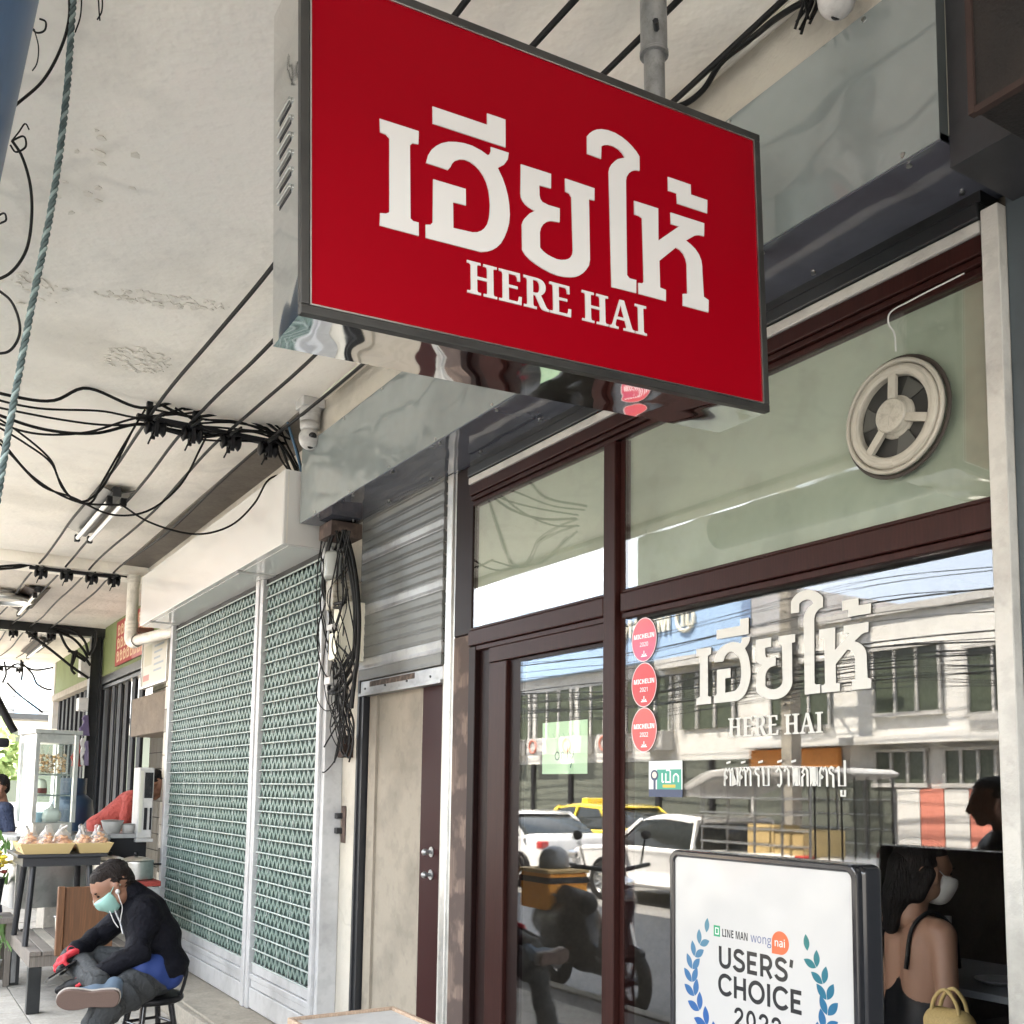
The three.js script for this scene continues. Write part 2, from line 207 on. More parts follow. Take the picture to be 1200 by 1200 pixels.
// ================================================================== setting
struct('ground', bx(-200, 200, -0.3, -0.16, -200, 200), m.concrete);
struct('road', bx(-120, 60, -0.175, -0.14, 2.42, 12), m.asphalt);
{
  const pv = struct('pavement', bx(-60, 20, -0.15, -0.012, 0.44, 2.3), m.joint);
  const mats = [m.paving, m.paving2, m.paving3, m.paving];
  const sg = [0, 1, 2].map((i) => bx(-0.296, 0.296, -0.03, 0.002 * i, -0.196, 0.196, 0.004));
  for (let i = 0; i < 17; i++) for (let j = 0; j < 4; j++) {
    const s = part(pv, 'paving_slab', sg[Math.floor(rr(0, 3))], mats[Math.floor(rr(0, 4))]);
    s.position.set(-4.3 - i * 0.6 - (j % 2) * 0.3, -0.004, 0.65 + j * 0.4); s.rotation.set(rr(-0.006, 0.006), 0, rr(-0.006, 0.006));
  }
  const far = []; for (let i = 0; i < 40; i++) for (let j = 0; j < 4; j++) far.push(bx(-0.297, 0.297, -0.03, 0, -0.197, 0.197).translate(-14.5 - i * 0.6 - (j % 2) * 0.3, -0.004, 0.65 + j * 0.4));
  for (let i = 0; i < 14; i++) for (let j = 0; j < 4; j++) far.push(bx(-0.297, 0.297, -0.03, 0, -0.197, 0.197).translate(4.1 - i * 0.6 - (j % 2) * 0.3, -0.004, 0.65 + j * 0.4));
  part(pv, 'paving_slabs', far, m.paving).userData.kind = 'stuff';
  struct('kerb', bx(-60, 20, -0.2, 0.004, 2.3, 2.42, 0.015), m.concrete);
  struct('pavement_opposite', bx(-60, 20, -0.2, 0.01, 12, 14.4), m.paving2);
  const st = struct('step', [bx(-9.35, 2, 0.001, 0.12, 0.06, 0.41, 0.006), bx(-9.35, 2, -0.02, 0.108, 0.41, 0.452, 0.008), bx(-9.35, 2, -0.02, 0.1, -0.2, 0.4)], m.dado);
}
// ceiling of the arcade, its beams and the storeys above
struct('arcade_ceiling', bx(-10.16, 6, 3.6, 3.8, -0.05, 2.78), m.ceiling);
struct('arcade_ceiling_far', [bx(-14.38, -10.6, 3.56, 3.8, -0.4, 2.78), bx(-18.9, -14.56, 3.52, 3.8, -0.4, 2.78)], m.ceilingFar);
struct('ceiling_beam', bx(-10.6, -10.2, 3.5, 3.8, -0.35, 2.78, 0.01), m.ceiling);
struct('ceiling_edge', bx(-18.9, 6, 3.56, 3.9, 2.78, 2.95), m.plaster);
struct('beam_over_shops', [bx(-5.36, 6, 2.98, 3.6, -0.05, 0.235), bx(-10.16, -5.362, 3.3, 3.6, -0.05, 0.06)], m.plaster);
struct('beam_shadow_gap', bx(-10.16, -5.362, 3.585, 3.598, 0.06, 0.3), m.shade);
struct('storeys_above', [bx(-18.9, 6, 3.9, 7.2, -8, 2.8)], m.cream);
// walls round the shop units
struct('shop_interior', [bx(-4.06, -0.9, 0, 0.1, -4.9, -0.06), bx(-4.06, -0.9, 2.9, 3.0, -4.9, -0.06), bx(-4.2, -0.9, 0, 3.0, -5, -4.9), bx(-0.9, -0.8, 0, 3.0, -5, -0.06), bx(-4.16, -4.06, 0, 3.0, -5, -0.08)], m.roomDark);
struct('wall_right', bx(-1.352, 6, 0, 2.96, -0.3, 0.0), M([0.045, 0.057, 0.064], 0.5, { map: rep(grimeT, 1) }));
struct('entrance_walls', [bx(-5.14, -4.462, 0.1, 2.96, -0.24, -0.05), bx(-5.05, -4.96, 0.1, 2.0, -0.05, -0.035)], m.cream3);
struct('wall_behind_grille', bx(-9.3, -5.1, 0, 3.3, -0.6, -0.45), m.dado);

// ================================================================== pillar between the two shops
{
  const p = thing('pillar', 'narrow plastered pillar hung with cables between the metal grille and half-open roller shutter', 'pillar', [-5.22, 0, 0.05]);
  wpart(p, 'shaft', bx(-5.47, -5.125, 0.12, 2.96, -0.45, 0.0, 0.006), m.plaster);
  wpart(p, 'steel_edge', [bx(-5.122, -5.1, 0.12, 2.95, -0.03, 0.006), bx(-5.098, -5.065, 0.12, 2.95, -0.03, -0.004)], m.darkMetal);
}
// ================================================================== roller shutter and the narrow doorway
{
  const s = thing('roller_shutter', 'grey steel roller shutter pulled halfway down over a narrow doorway', 'shutter', [-4.62, 2.0, -0.005]);
  const slat = curvy([[-0.012, 0], [0.006, 0.004], [0.014, 0.02], [0.013, 0.036], [0.004, 0.045], [-0.014, 0.048], [-0.012, 0.055], [-0.022, 0.056], [-0.02, 0.02], [-0.022, 0]], 3);
  const g = extr(slat, 0.94).rotateY(-Math.PI / 2); g.computeBoundingBox(); metric(g);
  const n = 16; for (let i = 0; i < n; i++) { const q = part(s, 'shutter_slat', g, i % 5 == 1 ? m.steelDull : m.shutter); q.rotation.y = Math.PI; q.position.set(-0.47, 0.068 + i * 0.058, 0.0); }
  const bb = wpart(s, 'bottom_bar', [bx(-5.1, -4.16, 2.0, 2.066, -0.03, 0.0, 0.004), bx(-5.1, -4.16, 1.985, 2.0, -0.035, 0.012)], m.steelDull);
  for (let i = 0; i < 4; i++) { const b = part(bb, 'bolt', fin(new THREE.CylinderGeometry(0.006, 0.006, 0.006, 8).rotateX(Math.PI / 2)), m.darkMetal); b.position.set(-0.38 + i * 0.25, 0.02, 0.023); }
  wpart(s, 'worn_label', bx(-4.98, -4.45, 2.03, 2.058, 0.0004, 0.0012), M([0.55, 0.54, 0.5], 0.8, { map: rep(wornT, 0.12) }));
  wpart(s, 'guide_rail', bx(-5.098, -5.07, 0.12, 2.95, -0.12, -0.032), m.darkMetal); wpart(s, 'guide_rail', bx(-4.16, -4.14, 0.12, 2.95, -0.06, -0.002), m.whitePaint);
  const d = thing('entrance_door', 'dark red painted door with two round knobs beside the half-open shutter', 'door', [-4.26, 0.12, -0.12]);
  wpart(d, 'leaf', bx(-4.445, -4.15, 0.12, 2.4, -0.12, -0.045, 0.004), m.doorRed);
  for (const y of [1.205, 1.1]) { const k = wpart(d, 'knob', [ball(-4.32, y, -0.01, 0.016), rod(V(-4.32, y, -0.046), V(-4.32, y, -0.01), 0.008), rod(V(-4.32, y, -0.047), V(-4.32, y, -0.041), 0.024, 0.024, 16)], m.steelDull); }
  wpart(d, 'jamb', bx(-4.46, -4.446, 0.12, 2.4, -0.16, -0.05), m.dado);
}
// ================================================================== shopfront
const GX = { post: [-4.06, -3.87], jamb: [-3.868, -3.762] };
{
  const f = thing('shopfront', 'dark brown timber shopfront with a glazed door and a large lettered window', 'shopfront', [-2.7, 0.1, 0]);
  wpart(f, 'steel_post', [bx(-4.138, -4.085, 0.12, 2.955, -0.04, 0.006, 0.005), bx(-4.084, -4.062, 0.12, 2.955, -0.04, -0.006)], m.alu, 'polished steel post beside the roller shutter');
  wpart(f, 'door_post', bx(-4.06, -3.9, 0.12, 2.18, -0.06, 0.0, 0.006), m.worn, 'weathered grey-brown timber post');
  wpart(f, 'post', bx(-4.06, -3.9, 2.182, 2.95, -0.06, 0.0, 0.006), m.brownDark);
  wpart(f, 'jamb', [bx(-3.898, -3.84, 0.12, 2.118, -0.06, 0.012, 0.004), bx(-3.838, -3.745, 0.12, 2.118, -0.06, -0.012, 0.004)], m.brownDark);
  wpart(f, 'mullion', [bx(-2.91, -2.842, 0.12, 2.75, -0.05, 0.02, 0.004), bx(-2.84, -2.815, 0.12, 2.75, -0.05, -0.004)], m.brown);
  const tr = (x0, x1) => [bx(x0, x1, 2.122, 2.19, -0.05, 0.018, 0.005), bx(x0, x1, 2.1, 2.12, -0.05, 0.008, 0.003), bx(x0, x1, 2.193, 2.204, -0.05, 0.006, 0.003)];
  wpart(f, 'transom', tr(-3.898, -2.913), m.brown); wpart(f, 'transom', tr(-2.813, -1.402), m.brown);
  const hd = (x0, x1) => [bx(x0, x1, 2.757, 2.775, -0.05, 0.004, 0.003), bx(x0, x1, 2.777, 2.795, -0.05, 0.016, 0.003), bx(x0, x1, 2.797, 2.845, -0.05, 0.024, 0.005)];
  wpart(f, 'head_rail', hd(-3.898, -1.402), m.brown);
  wpart(f, 'plaster_strip', bx(-3.898, -1.402, 2.847, 2.878, -0.05, 0.03, 0.004), m.whitePaint);
  wpart(f, 'metal_strip', [bx(-3.898, -1.402, 2.88, 2.925, -0.05, 0.036, 0.006), bx(-3.898, -1.402, 2.927, 2.958, -0.05, 0.022)], m.gunmetal);
  wpart(f, 'white_post', bx(-1.4, -1.354, 0.12, 2.9, -0.05, 0.03, 0.004), m.whitePaint, 'flaking white post at the right of the window');
  wpart(f, 'sill', bx(-2.813, -1.402, 0.12, 0.45, -0.05, 0.02, 0.006), m.brown);
  wpart(f, 'green_board', bx(-3.898, -2.912, 2.2, 2.757, -0.04, -0.03), m.green); wpart(f, 'green_board', bx(-2.84, -1.402, 2.2, 2.757, -0.04, -0.03), m.green);
  const pane = (x0, x1, y0, y1) => wpart(f, 'pane', bx(x0, x1, y0, y1, -0.012, -0.006), m.glass);
  pane(-3.897, -2.912, 2.205, 2.756); pane(-2.814, -1.403, 2.205, 2.756);
  const win = pane(-2.814, -1.403, 0.452, 2.099);
  // the door: leaf with stiles, rails and one pane
  const dl = wpart(f, 'door', [bx(-3.743, -3.605, 0.13, 2.035, -0.045, -0.002, 0.004)], m.brown);
  const sub = (name, g, mat, lab) => { const q = part(dl, name, g, mat, lab); q.geometry.translate(2.7, -0.1, 0); return q; };
  sub('glazing_bead', [bx(-3.603, -3.52, 0.4, 2.035, -0.045, -0.02), bx(-3.52, -2.915, 2.02, 2.034, -0.045, -0.015)], m.brownDark);
  sub('top_rail', bx(-3.743, -2.915, 2.037, 2.117, -0.045, 0.0, 0.004), m.brown); sub('bottom_rail', bx(-3.6, -2.915, 0.13, 0.4, -0.045, -0.002, 0.004), m.brown);
  sub('door_pane', bx(-3.52, -2.914, 0.4, 2.02, -0.026, -0.02), m.glass);
  const onlyT = canvasTex(256, 180, (x, w, h) => { x.fillStyle = '#b9d9b4'; x.fillRect(0, 0, w, h); x.strokeStyle = '#3d5f55'; x.lineWidth = 5; x.lineCap = 'round'; x.beginPath(); x.ellipse(88, 118, 12, 13, 0, 0, 7); x.moveTo(112, 130); x.lineTo(112, 108); x.quadraticCurveTo(128, 98, 130, 130); x.moveTo(146, 84); x.lineTo(147, 130); x.moveTo(160, 106); x.lineTo(168, 128); x.moveTo(182, 104); x.lineTo(164, 158); x.stroke(); x.globalAlpha = 0.25; x.lineWidth = 3; for (let k = 0; k < 5; k++) { x.beginPath(); x.moveTo(60 + k * 30, 40); x.lineTo(78 + k * 30, 62); x.stroke(); } });
  const onlyG = fin(new THREE.PlaneGeometry(0.3, 0.2).translate(-3.215, 1.662, -0.0285));
  sub('notice', onlyG, M([0.7, 0.7, 0.7], 0.9, { map: onlyT, side: THREE.DoubleSide }), 'pale green handwritten paper notice reading only');
  // lettering stuck on the window
  const k = 0.792, ox = -2.575, oy = 1.775 - 0.214 * k;
  const put = (name, g, mat = m.decal, lab) => { const q = part(win, name, g, mat, lab); q.geometry.translate(2.7, -0.1, 0); return q; };
  for (const [n, g] of Object.entries(GLYPH)) put('letter', extr(g.map(([x, y]) => [ox + x * k, oy + y * k]), 0.0015).translate(0, 0, n == 'tone' ? -0.0042 : -0.0042), m.decal);
  const hh = letters('HERE HAI', 0.058, 0.0015); hh.computeBoundingBox(); put('latin_lettering', hh.scale(0.369 / hh.boundingBox.max.x, 1, 1).translate(-2.306, 1.667, -0.0042), m.decal);
  thaiLine().forEach((g) => put('small_letter', g.scale(0.44, 0.44, 1).translate(-2.326, 1.52, -0.0042), m.decal));
  // round red guide stickers and the open notice
  const seal = (year, c0, c1) => canvasTex(256, 300, (x, w, h) => {
    x.fillStyle = '#e9cfcf'; x.fillRect(0, 0, w, h); const g = x.createLinearGradient(0, 0, 0, h); g.addColorStop(0, c0); g.addColorStop(1, c1); x.fillStyle = g; x.beginPath(); x.ellipse(128, 150, 122, 144, 0, 0, 7); x.fill();
    x.fillStyle = '#fff'; x.textAlign = 'center'; x.font = 'bold 44px sans-serif'; x.fillText('MICHELIN', 128, 142, 214); x.font = '40px sans-serif'; x.fillText(year, 128, 196);
    x.strokeStyle = '#fff'; x.lineWidth = 7; x.beginPath(); x.arc(128, 240, 20, 0.3, 2.84); x.moveTo(98, 262); x.lineTo(158, 262); x.moveTo(128, 226); x.lineTo(128, 254); x.stroke();
  });
  [['2020', '#e0555a', '#c24a78', 2.015], ['2021', '#d2282c', '#bb2027', 1.86], ['2022', '#f0524c', '#e2474a', 1.707]].forEach(([y, a, b, h]) => {
    const t = seal(y, a, b), q = fin(new THREE.CircleGeometry(0.076, 40).scale(0.88, 1, 1)); put('sticker', q.translate(-2.708, h, -0.0035), M([0.75, 0.75, 0.75], 0.35, { map: t, side: THREE.DoubleSide }), 'round red restaurant guide sticker of ' + y);
  });
  const openT = canvasTex(256, 200, (x, w, h) => {
    x.fillStyle = '#dfe6e2'; x.fillRect(0, 0, w, h); x.fillStyle = '#2f9a83'; x.fillRect(64, 48, 184, 110); x.fillStyle = '#27385c'; x.fillRect(0, 158, 256, 42); x.fillStyle = '#27385c'; x.beginPath(); x.arc(44, 80, 30, 0, 7); x.fill(); x.fillStyle = '#e8d9c4'; x.beginPath(); x.arc(44, 78, 18, 0, 7); x.fill();
    x.fillStyle = '#27385c'; x.fillRect(36, 104, 18, 70); x.fillStyle = '#d7b53c'; x.fillRect(108, 132, 96, 16);
    x.strokeStyle = '#f3f6f2'; x.lineWidth = 9; x.beginPath(); x.moveTo(104, 68); x.lineTo(104, 110); x.arc(110, 112, 6, 3.1, 0, true); x.moveTo(132, 70); x.lineTo(132, 118); x.lineTo(166, 118); x.lineTo(166, 56); x.moveTo(190, 118); x.lineTo(190, 88); x.quadraticCurveTo(208, 60, 226, 88); x.lineTo(226, 118); x.moveTo(136, 56); x.quadraticCurveTo(150, 44, 160, 56); x.stroke();
  });
  put('open_notice', fin(new THREE.PlaneGeometry(0.168, 0.118).translate(-2.598, 1.542, -0.0035)), M([0.7, 0.7, 0.7], 0.4, { map: openT, side: THREE.DoubleSide }), 'small white and green notice saying open in Thai');
}
// ================================================================== grey fascia over the shop
{
  const f = thing('fascia', 'glossy blue-grey fascia boxed over the shutter and shopfront', 'fascia', [-3.3, 2.96, 0.2]);
  wpart(f, 'front_panel', [bx(-5.37, -1.335, 2.96, 3.392, 0.238, 0.27), bx(-5.395, -5.371, 2.962, 3.39, -0.05, 0.268)], m.fascia);
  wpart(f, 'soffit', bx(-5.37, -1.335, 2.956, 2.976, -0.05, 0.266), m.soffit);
  const rv = fin(new THREE.CylinderGeometry(0.006, 0.007, 0.006, 8)), R2 = m.steel;
  for (let i = 0; i < 9; i++) { for (const [dx, y, z, rx] of [[0, 3.378, 0.271, 1], [0.1, 2.972, 0.271, 1], [0.1, 2.953, 0.25, 0], [0.1, 2.953, 0.05, 0]]) { const q = part(f, 'rivet', rv, R2); q.position.set(-5.25 + i * 0.465 + dx + 3.3, y - 2.96, z - 0.2); if (rx) q.rotation.x = Math.PI / 2; } }
}
{
  const n = thing('neighbour_signbox', 'weathered dark metal box jutting out at the top right corner', 'signbox', [-0.6, 2.82, 0.3]);
  wpart(n, 'box', bx(-1.135, 0.6, 2.835, 3.6, 0.238, 0.45, 0.006), M([0.06, 0.056, 0.05], 0.75, { map: rep(wornT, 1.2), bumpMap: rep(plasterB, 0.3), bumpScale: 0.004 }));
  wpart(n, 'rusty_edge', [bx(-1.141, -1.128, 2.83, 3.6, 0.44, 0.457), bx(-1.128, 0.6, 2.828, 2.842, 0.44, 0.456)], M([0.03, 0.014, 0.01], 0.8, { map: rep(grimeT, 0.3) }));
  wpart(n, 'dark_infill', bx(-1.333, 0.6, 2.9, 3.6, -0.05, 0.237), M([0.03, 0.03, 0.034], 0.5, { map: rep(grimeT, 0.5) }));
}
// ================================================================== exhaust fan set in the upper glass
{
  const c = V(-1.675, 2.478, 0), f = thing('exhaust_fan', 'round grimy cream exhaust fan set in the upper window pane', 'fan', [c.x, c.y, c.z]);
  const cream = M([0.34, 0.315, 0.26], 0.5, { map: rep(grimeT, 0.3) }), at = (g, z) => g.translate(0, 0, z);
  const prof = (r0, r1, z0, z1) => [...Array(6)].map((_, i) => [r0 + (r1 - r0) * i / 5, z0 + (z1 - z0) * Math.sin(i / 5 * Math.PI)]);
  const lz = (p) => lathe(p, 56).rotateX(Math.PI / 2);
  part(f, 'outer_ring', lz([[0.152, 0], [0.163, 0.003], [0.164, 0.012], [0.158, 0.016], [0.152, 0.014], [0.15, 0]]), cream);
  part(f, 'inner_ring', lz([[0.116, -0.02], [0.116, 0.012], [0.12, 0.018], [0.138, 0.018], [0.147, 0.012], [0.15, 0.002]]), cream);
  part(f, 'dark_gap', lz([[0.05, -0.0042], [0.118, -0.0042], [0.15, -0.001]]), M([0.012, 0.012, 0.01], 0.6));
  part(f, 'hub', lz([[0.0, 0.026], [0.044, 0.026], [0.049, 0.022], [0.05, 0.008], [0.06, 0.005], [0.062, -0.004]]), cream);
  for (const a of [1.53, -0.32, -2.3]) part(f, 'spoke', bar(V(0.046 * Math.cos(a), 0.046 * Math.sin(a), 0.012), V(0.122 * Math.cos(a), 0.122 * Math.sin(a), 0.012), 0.024, 0.012), cream);
  for (let i = 0; i < 3; i++) part(f, 'blade', extr([[0.05, -0.014], [0.1, -0.05], [0.112, 0.02], [0.05, 0.014]], 0.003).rotateZ(i * 2.094 - 1.1).translate(0, 0, -0.003), M([0.05, 0.05, 0.043], 0.5));
  f.scale.set(0.92, 0.92, 1); part(f, 'stained_seal', lz([[0.164, -0.001], [0.172, 0.001], [0.176, -0.004]]), M([0.2, 0.19, 0.14], 0.7, { map: rep(wornT, 0.2) }));
  single('fan_cord', tube([V(-1.66, 2.648, 0.012), V(-1.665, 2.7, 0.01), V(-1.68, 2.73, 0.012), V(-1.67, 2.752, 0.02), V(-1.6, 2.76, 0.022), V(-1.45, 2.765, 0.024)], 0.0022), m.white, 'thin pale cord running up from the exhaust fan', 'cord');
}
// ================================================================== the red hanging sign
{
  const s = thing('hanging_sign', 'big red double-sided lightbox sign with white Thai lettering in a steel case', 'sign', [-1.76, 2.4383, 0.3712]);
  s.rotation.set(0.0363, -0.0352, -0.0041, 'YZX');
  const W = 1.1991, H = 0.7214, D = 0.18, L = (g) => g;      // local: x out of the face, y up, z towards the street (left in the picture)
  const u2z = (u) => W - u;
  const st = 0.004;
  part(s, 'case', [bx(-D, -0.016, 0.002, 0.012, 0.002, W - 0.002), bx(-D, -0.016, H - 0.012, H - 0.002, 0.002, W - 0.002), bx(-D, -0.016, 0.012, H - 0.012, 0.002, 0.012), bx(-D, -0.016, 0.012, H - 0.012, W - 0.012, W - 0.002)], m.mirror);
  part(s, 'back_face', bx(-D + 0.002, -D + 0.01, 0.014, H - 0.014, 0.014, W - 0.014), m.red);
  const fr = 0.019; part(s, 'frame', [bx(-0.016, 0.004, 0, fr, 0, W, 0.003), bx(-0.016, 0.004, H - fr, H, 0, W, 0.003), bx(-0.016, 0.004, fr, H - fr, 0, fr, 0.003), bx(-0.016, 0.004, fr, H - fr, W - fr, W, 0.003)], M([0.06, 0.058, 0.055], 0.4, { metalness: 0.5, map: rep(grimeT, 0.4) }));
  part(s, 'trim', [bx(0.0, 0.0035, fr, fr + 0.003, fr, W - fr), bx(0, 0.0035, H - fr - 0.003, H - fr, fr, W - fr), bx(0, 0.0035, fr + 0.003, H - fr - 0.003, fr, fr + 0.003), bx(0, 0.0035, fr + 0.003, H - fr - 0.003, W - fr - 0.003, W - fr)], m.steel);
  part(s, 'face', bx(-0.012, 0.0, fr, H - fr, fr, W - fr), m.red);
  for (const g of Object.values(GLYPH)) part(s, 'letter', extr(g, 0.0025).rotateY(Math.PI / 2).translate(0.0002, 0, W), m.signWhite);
  let x = 0.356; const hh = letters('HERE HAI', 0.0705, 0.0025); hh.computeBoundingBox();
  part(s, 'latin_lettering', hh.scale(0.468 / hh.boundingBox.max.x, 1, 1).rotateY(Math.PI / 2).translate(0.0002, 0.12, W - 0.3555), m.signWhite);
  for (let i = 0; i < 6; i++) { const y0 = 0.255 + i * 0.036; const v = part(s, 'vent_slot', [bx(-0.14, -0.06, -0.004, 0.004, W - 0.002, W + 0.004, 0.0015)], m.steel); v.geometry.rotateZ(0); v.position.y = y0 + 0.03; part(s, 'vent_gap', bx(-0.137, -0.063, y0 + 0.016, y0 + 0.024, W - 0.0025, W - 0.0012), m.dark); }
  const p = thing('sign_pole', 'grey steel pipe with a bolted collar from the ceiling to the red sign', 'pole', [-1.85, 3.16, 0.66]);
  wpart(p, 'pipe', rod(V(-1.85, 3.15, 0.66), V(-1.85, 3.34, 0.663), 0.026, 0.026, 20), m.steelDull); wpart(p, 'sleeve', [rod(V(-1.85, 3.33, 0.663), V(-1.85, 3.6, 0.668), 0.0335, 0.0335, 20), rod(V(-1.85, 3.324, 0.663), V(-1.85, 3.334, 0.663), 0.036, 0.036, 20)], m.steelDull);
  wpart(p, 'bolt', [rod(V(-1.82, 3.37, 0.68), V(-1.8, 3.37, 0.7), 0.008, 0.008, 6), rod(V(-1.83, 3.37, 0.67), V(-1.8, 3.37, 0.7), 0.004)], m.darkMetal);
}
// ================================================================== metal grille front of the closed shop
{
  const g = thing('metal_grille', 'white framed folding grille of green zigzag lattice and thin bars closing the next shop', 'grille', [-7, 0.12, 0.1]);
  const F = [[-8.79, -6.56], [-6.44, -5.4]], y0 = 0.40, y1 = 2.8, n = 28, dy = (y1 - y0) / n;
  const wm = M([0.48, 0.48, 0.48], 0.35, { metalness: 0.2, map: rep(grimeT, 0.9) }), rodM = M([0.34, 0.385, 0.36], 0.4);
  wpart(g, 'side_post', bx(-8.86, -8.79, 0.12, y1 + 0.04, 0.0, 0.13, 0.006), wm); wpart(g, 'middle_post', [bx(-6.56, -6.5, 0.122, y1 + 0.04, 0.03, 0.135, 0.006), bx(-6.498, -6.44, 0.122, y1 + 0.04, 0.03, 0.125, 0.006)], wm); wpart(g, 'side_post', [bx(-5.4, -5.36, 0.12, y1 + 0.04, 0.0, 0.13, 0.006), bx(-5.358, -5.315, 0.12, y1 + 0.04, 0.0, 0.11, 0.006)], wm);
  F.forEach(([a, b], k) => {
    wpart(g, 'backing_sheet', bx(a, b, y0, y1, 0.06, 0.066), m.meshBack);
    const kp = wpart(g, 'kick_panel', [bx(a, b, 0.128, 0.25, 0.085, 0.115, 0.005), bx(a, b, 0.253, 0.3, 0.08, 0.105, 0.005), bx(a, b, 0.303, 0.335, 0.085, 0.115, 0.005), bx(a, b, 0.338, y0, 0.075, 0.1, 0.004)], wm);
    const pitch = 0.07, cnt = Math.floor((b - a) / pitch), pts = [], low = [];
    for (let i = 0; i <= cnt * 2; i++) { pts.push([i * pitch / 2, i % 2 ? dy - 0.002 : 0.036]); low.unshift([i * pitch / 2, i % 2 ? dy - 0.036 : 0.0]); }
    const zz = metric(extr([...pts, ...low], 0.006, 0)).scale((b - a) / (cnt * pitch), 1, 1), rg = fin(new THREE.CylinderGeometry(0.0055, 0.0055, b - a, 6, 1).rotateZ(Math.PI / 2));
    for (let i = 0; i <= n; i++) {
      if (i < n) { const q = part(g, 'lattice_strip', zz, m.meshGreen); q.position.set(a + 7, y0 + i * dy - 0.12, -0.013 + rr(-0.002, 0.002)); q.rotation.x = rr(-0.03, 0.03); }
      const r = part(g, 'bar', rg, rodM); r.position.set((a + b) / 2 + 7, y0 + i * dy - 0.12, 0.0);
    }
    const vr = []; for (let i = 1; i < 5; i++) vr.push(rod(V(lerp(a, b, i / 5), y0, 0.09), V(lerp(a, b, i / 5), y1, 0.09), 0.003, 0.003, 5)); wpart(g, 'tie_wires', vr, rodM);
  });
  wpart(g, 'head_gap', bx(-8.79, -5.4, y1, y1 + 0.05, 0.0, 0.1), m.black);
  const s = thing('blank_signbox', 'long blank white acrylic signbox mounted above the metal grille', 'signbox', [-7.2, 2.84, 0.2]);
  wpart(s, 'front_panel', bx(-9.03, -5.44, 2.842, 3.27, 0.31, 0.35, 0.004), m.acrylic); wpart(s, 'end_panel', bx(-5.438, -5.428, 2.844, 3.268, 0.02, 0.347), m.acrylic); wpart(s, 'end_panel', bx(-9.04, -9.032, 2.844, 3.268, 0.02, 0.347), m.acrylic);
  wpart(s, 'underside', bx(-9.03, -5.44, 2.838, 2.85, 0.02, 0.309), M([0.55, 0.55, 0.53], 0.1)); wpart(s, 'top', bx(-9.03, -5.44, 3.262, 3.272, 0.02, 0.309), m.acrylic);
  for (const x of [-8.7, -6.3]) wpart(s, 'joint_strip', bx(x - 0.03, x + 0.03, 2.834, 2.8378, 0.03, 0.345), m.white);
  wpart(s, 'seam', bx(-5.4275, -5.4265, 2.85, 3.26, 0.325, 0.332), m.pvc);
}
// ================================================================== cables under the ceiling
const ZC = [1.03, 0.81, 0.6, 0.37], WH = ['farthest from the shopfronts', 'second farthest from the shopfronts', 'second nearest to the shopfronts', 'nearest to the shopfronts'];
ZC.forEach((z, i) => {
  const pts = []; for (let x = 3; x > -18.6; x -= 0.75) { const u = ((x + 5.7) / 4.45) % 1, w = u < 0 ? u + 1 : u; pts.push(V(x, 3.52 - 0.16 * w * (1 - w) * (0.6 + 0.2 * i), z + 0.012 * Math.sin(x * 2.1 + i))); }
  single('overhead_cable', tube(pts, 0.0092, 160, 5), m.rubber, 'black cable running the length of the arcade ceiling, ' + WH[i], 'cable', 'cables along the arcade ceiling');
});
{
  const t = single('white_conduit', [rod(V(-1.2, 3.56, 0.275), V(-2.3, 3.56, 0.275), 0.016, 0.016, 10), rod(V(-2.3, 3.56, 0.275), V(-5.0, 3.56, 0.3), 0.016, 0.016, 10)], m.pvc, 'white plastic conduit along the top of the wall above the fascia', 'conduit');
  const c = []; for (let i = 0; i < 20; i++) c.push(V(-0.9 - i * 0.09, 3.535 + 0.02 * Math.sin(i * 1.3), 0.3 + 0.012 * Math.sin(i * 2.2))); single('clipped_cable', tube(c, 0.009, 80, 5), m.rubber, 'black cable tied along the white conduit at the top of the picture', 'cable');
  const tu = thing('cable_ends', 'tuft of cut black cable ends hanging from the conduit near the top edge', 'cable', [-1.66, 3.5, 0.3]); for (let i = 0; i < 7; i++) part(tu, 'cable_end', tube([V(0, 0.05, 0), V(rr(-0.02, 0.02), 0.0, rr(-0.01, 0.03)), V(rr(-0.05, 0.05), rr(-0.09, -0.02), rr(-0.01, 0.05))], 0.004, 8, 5), m.rubber);
}
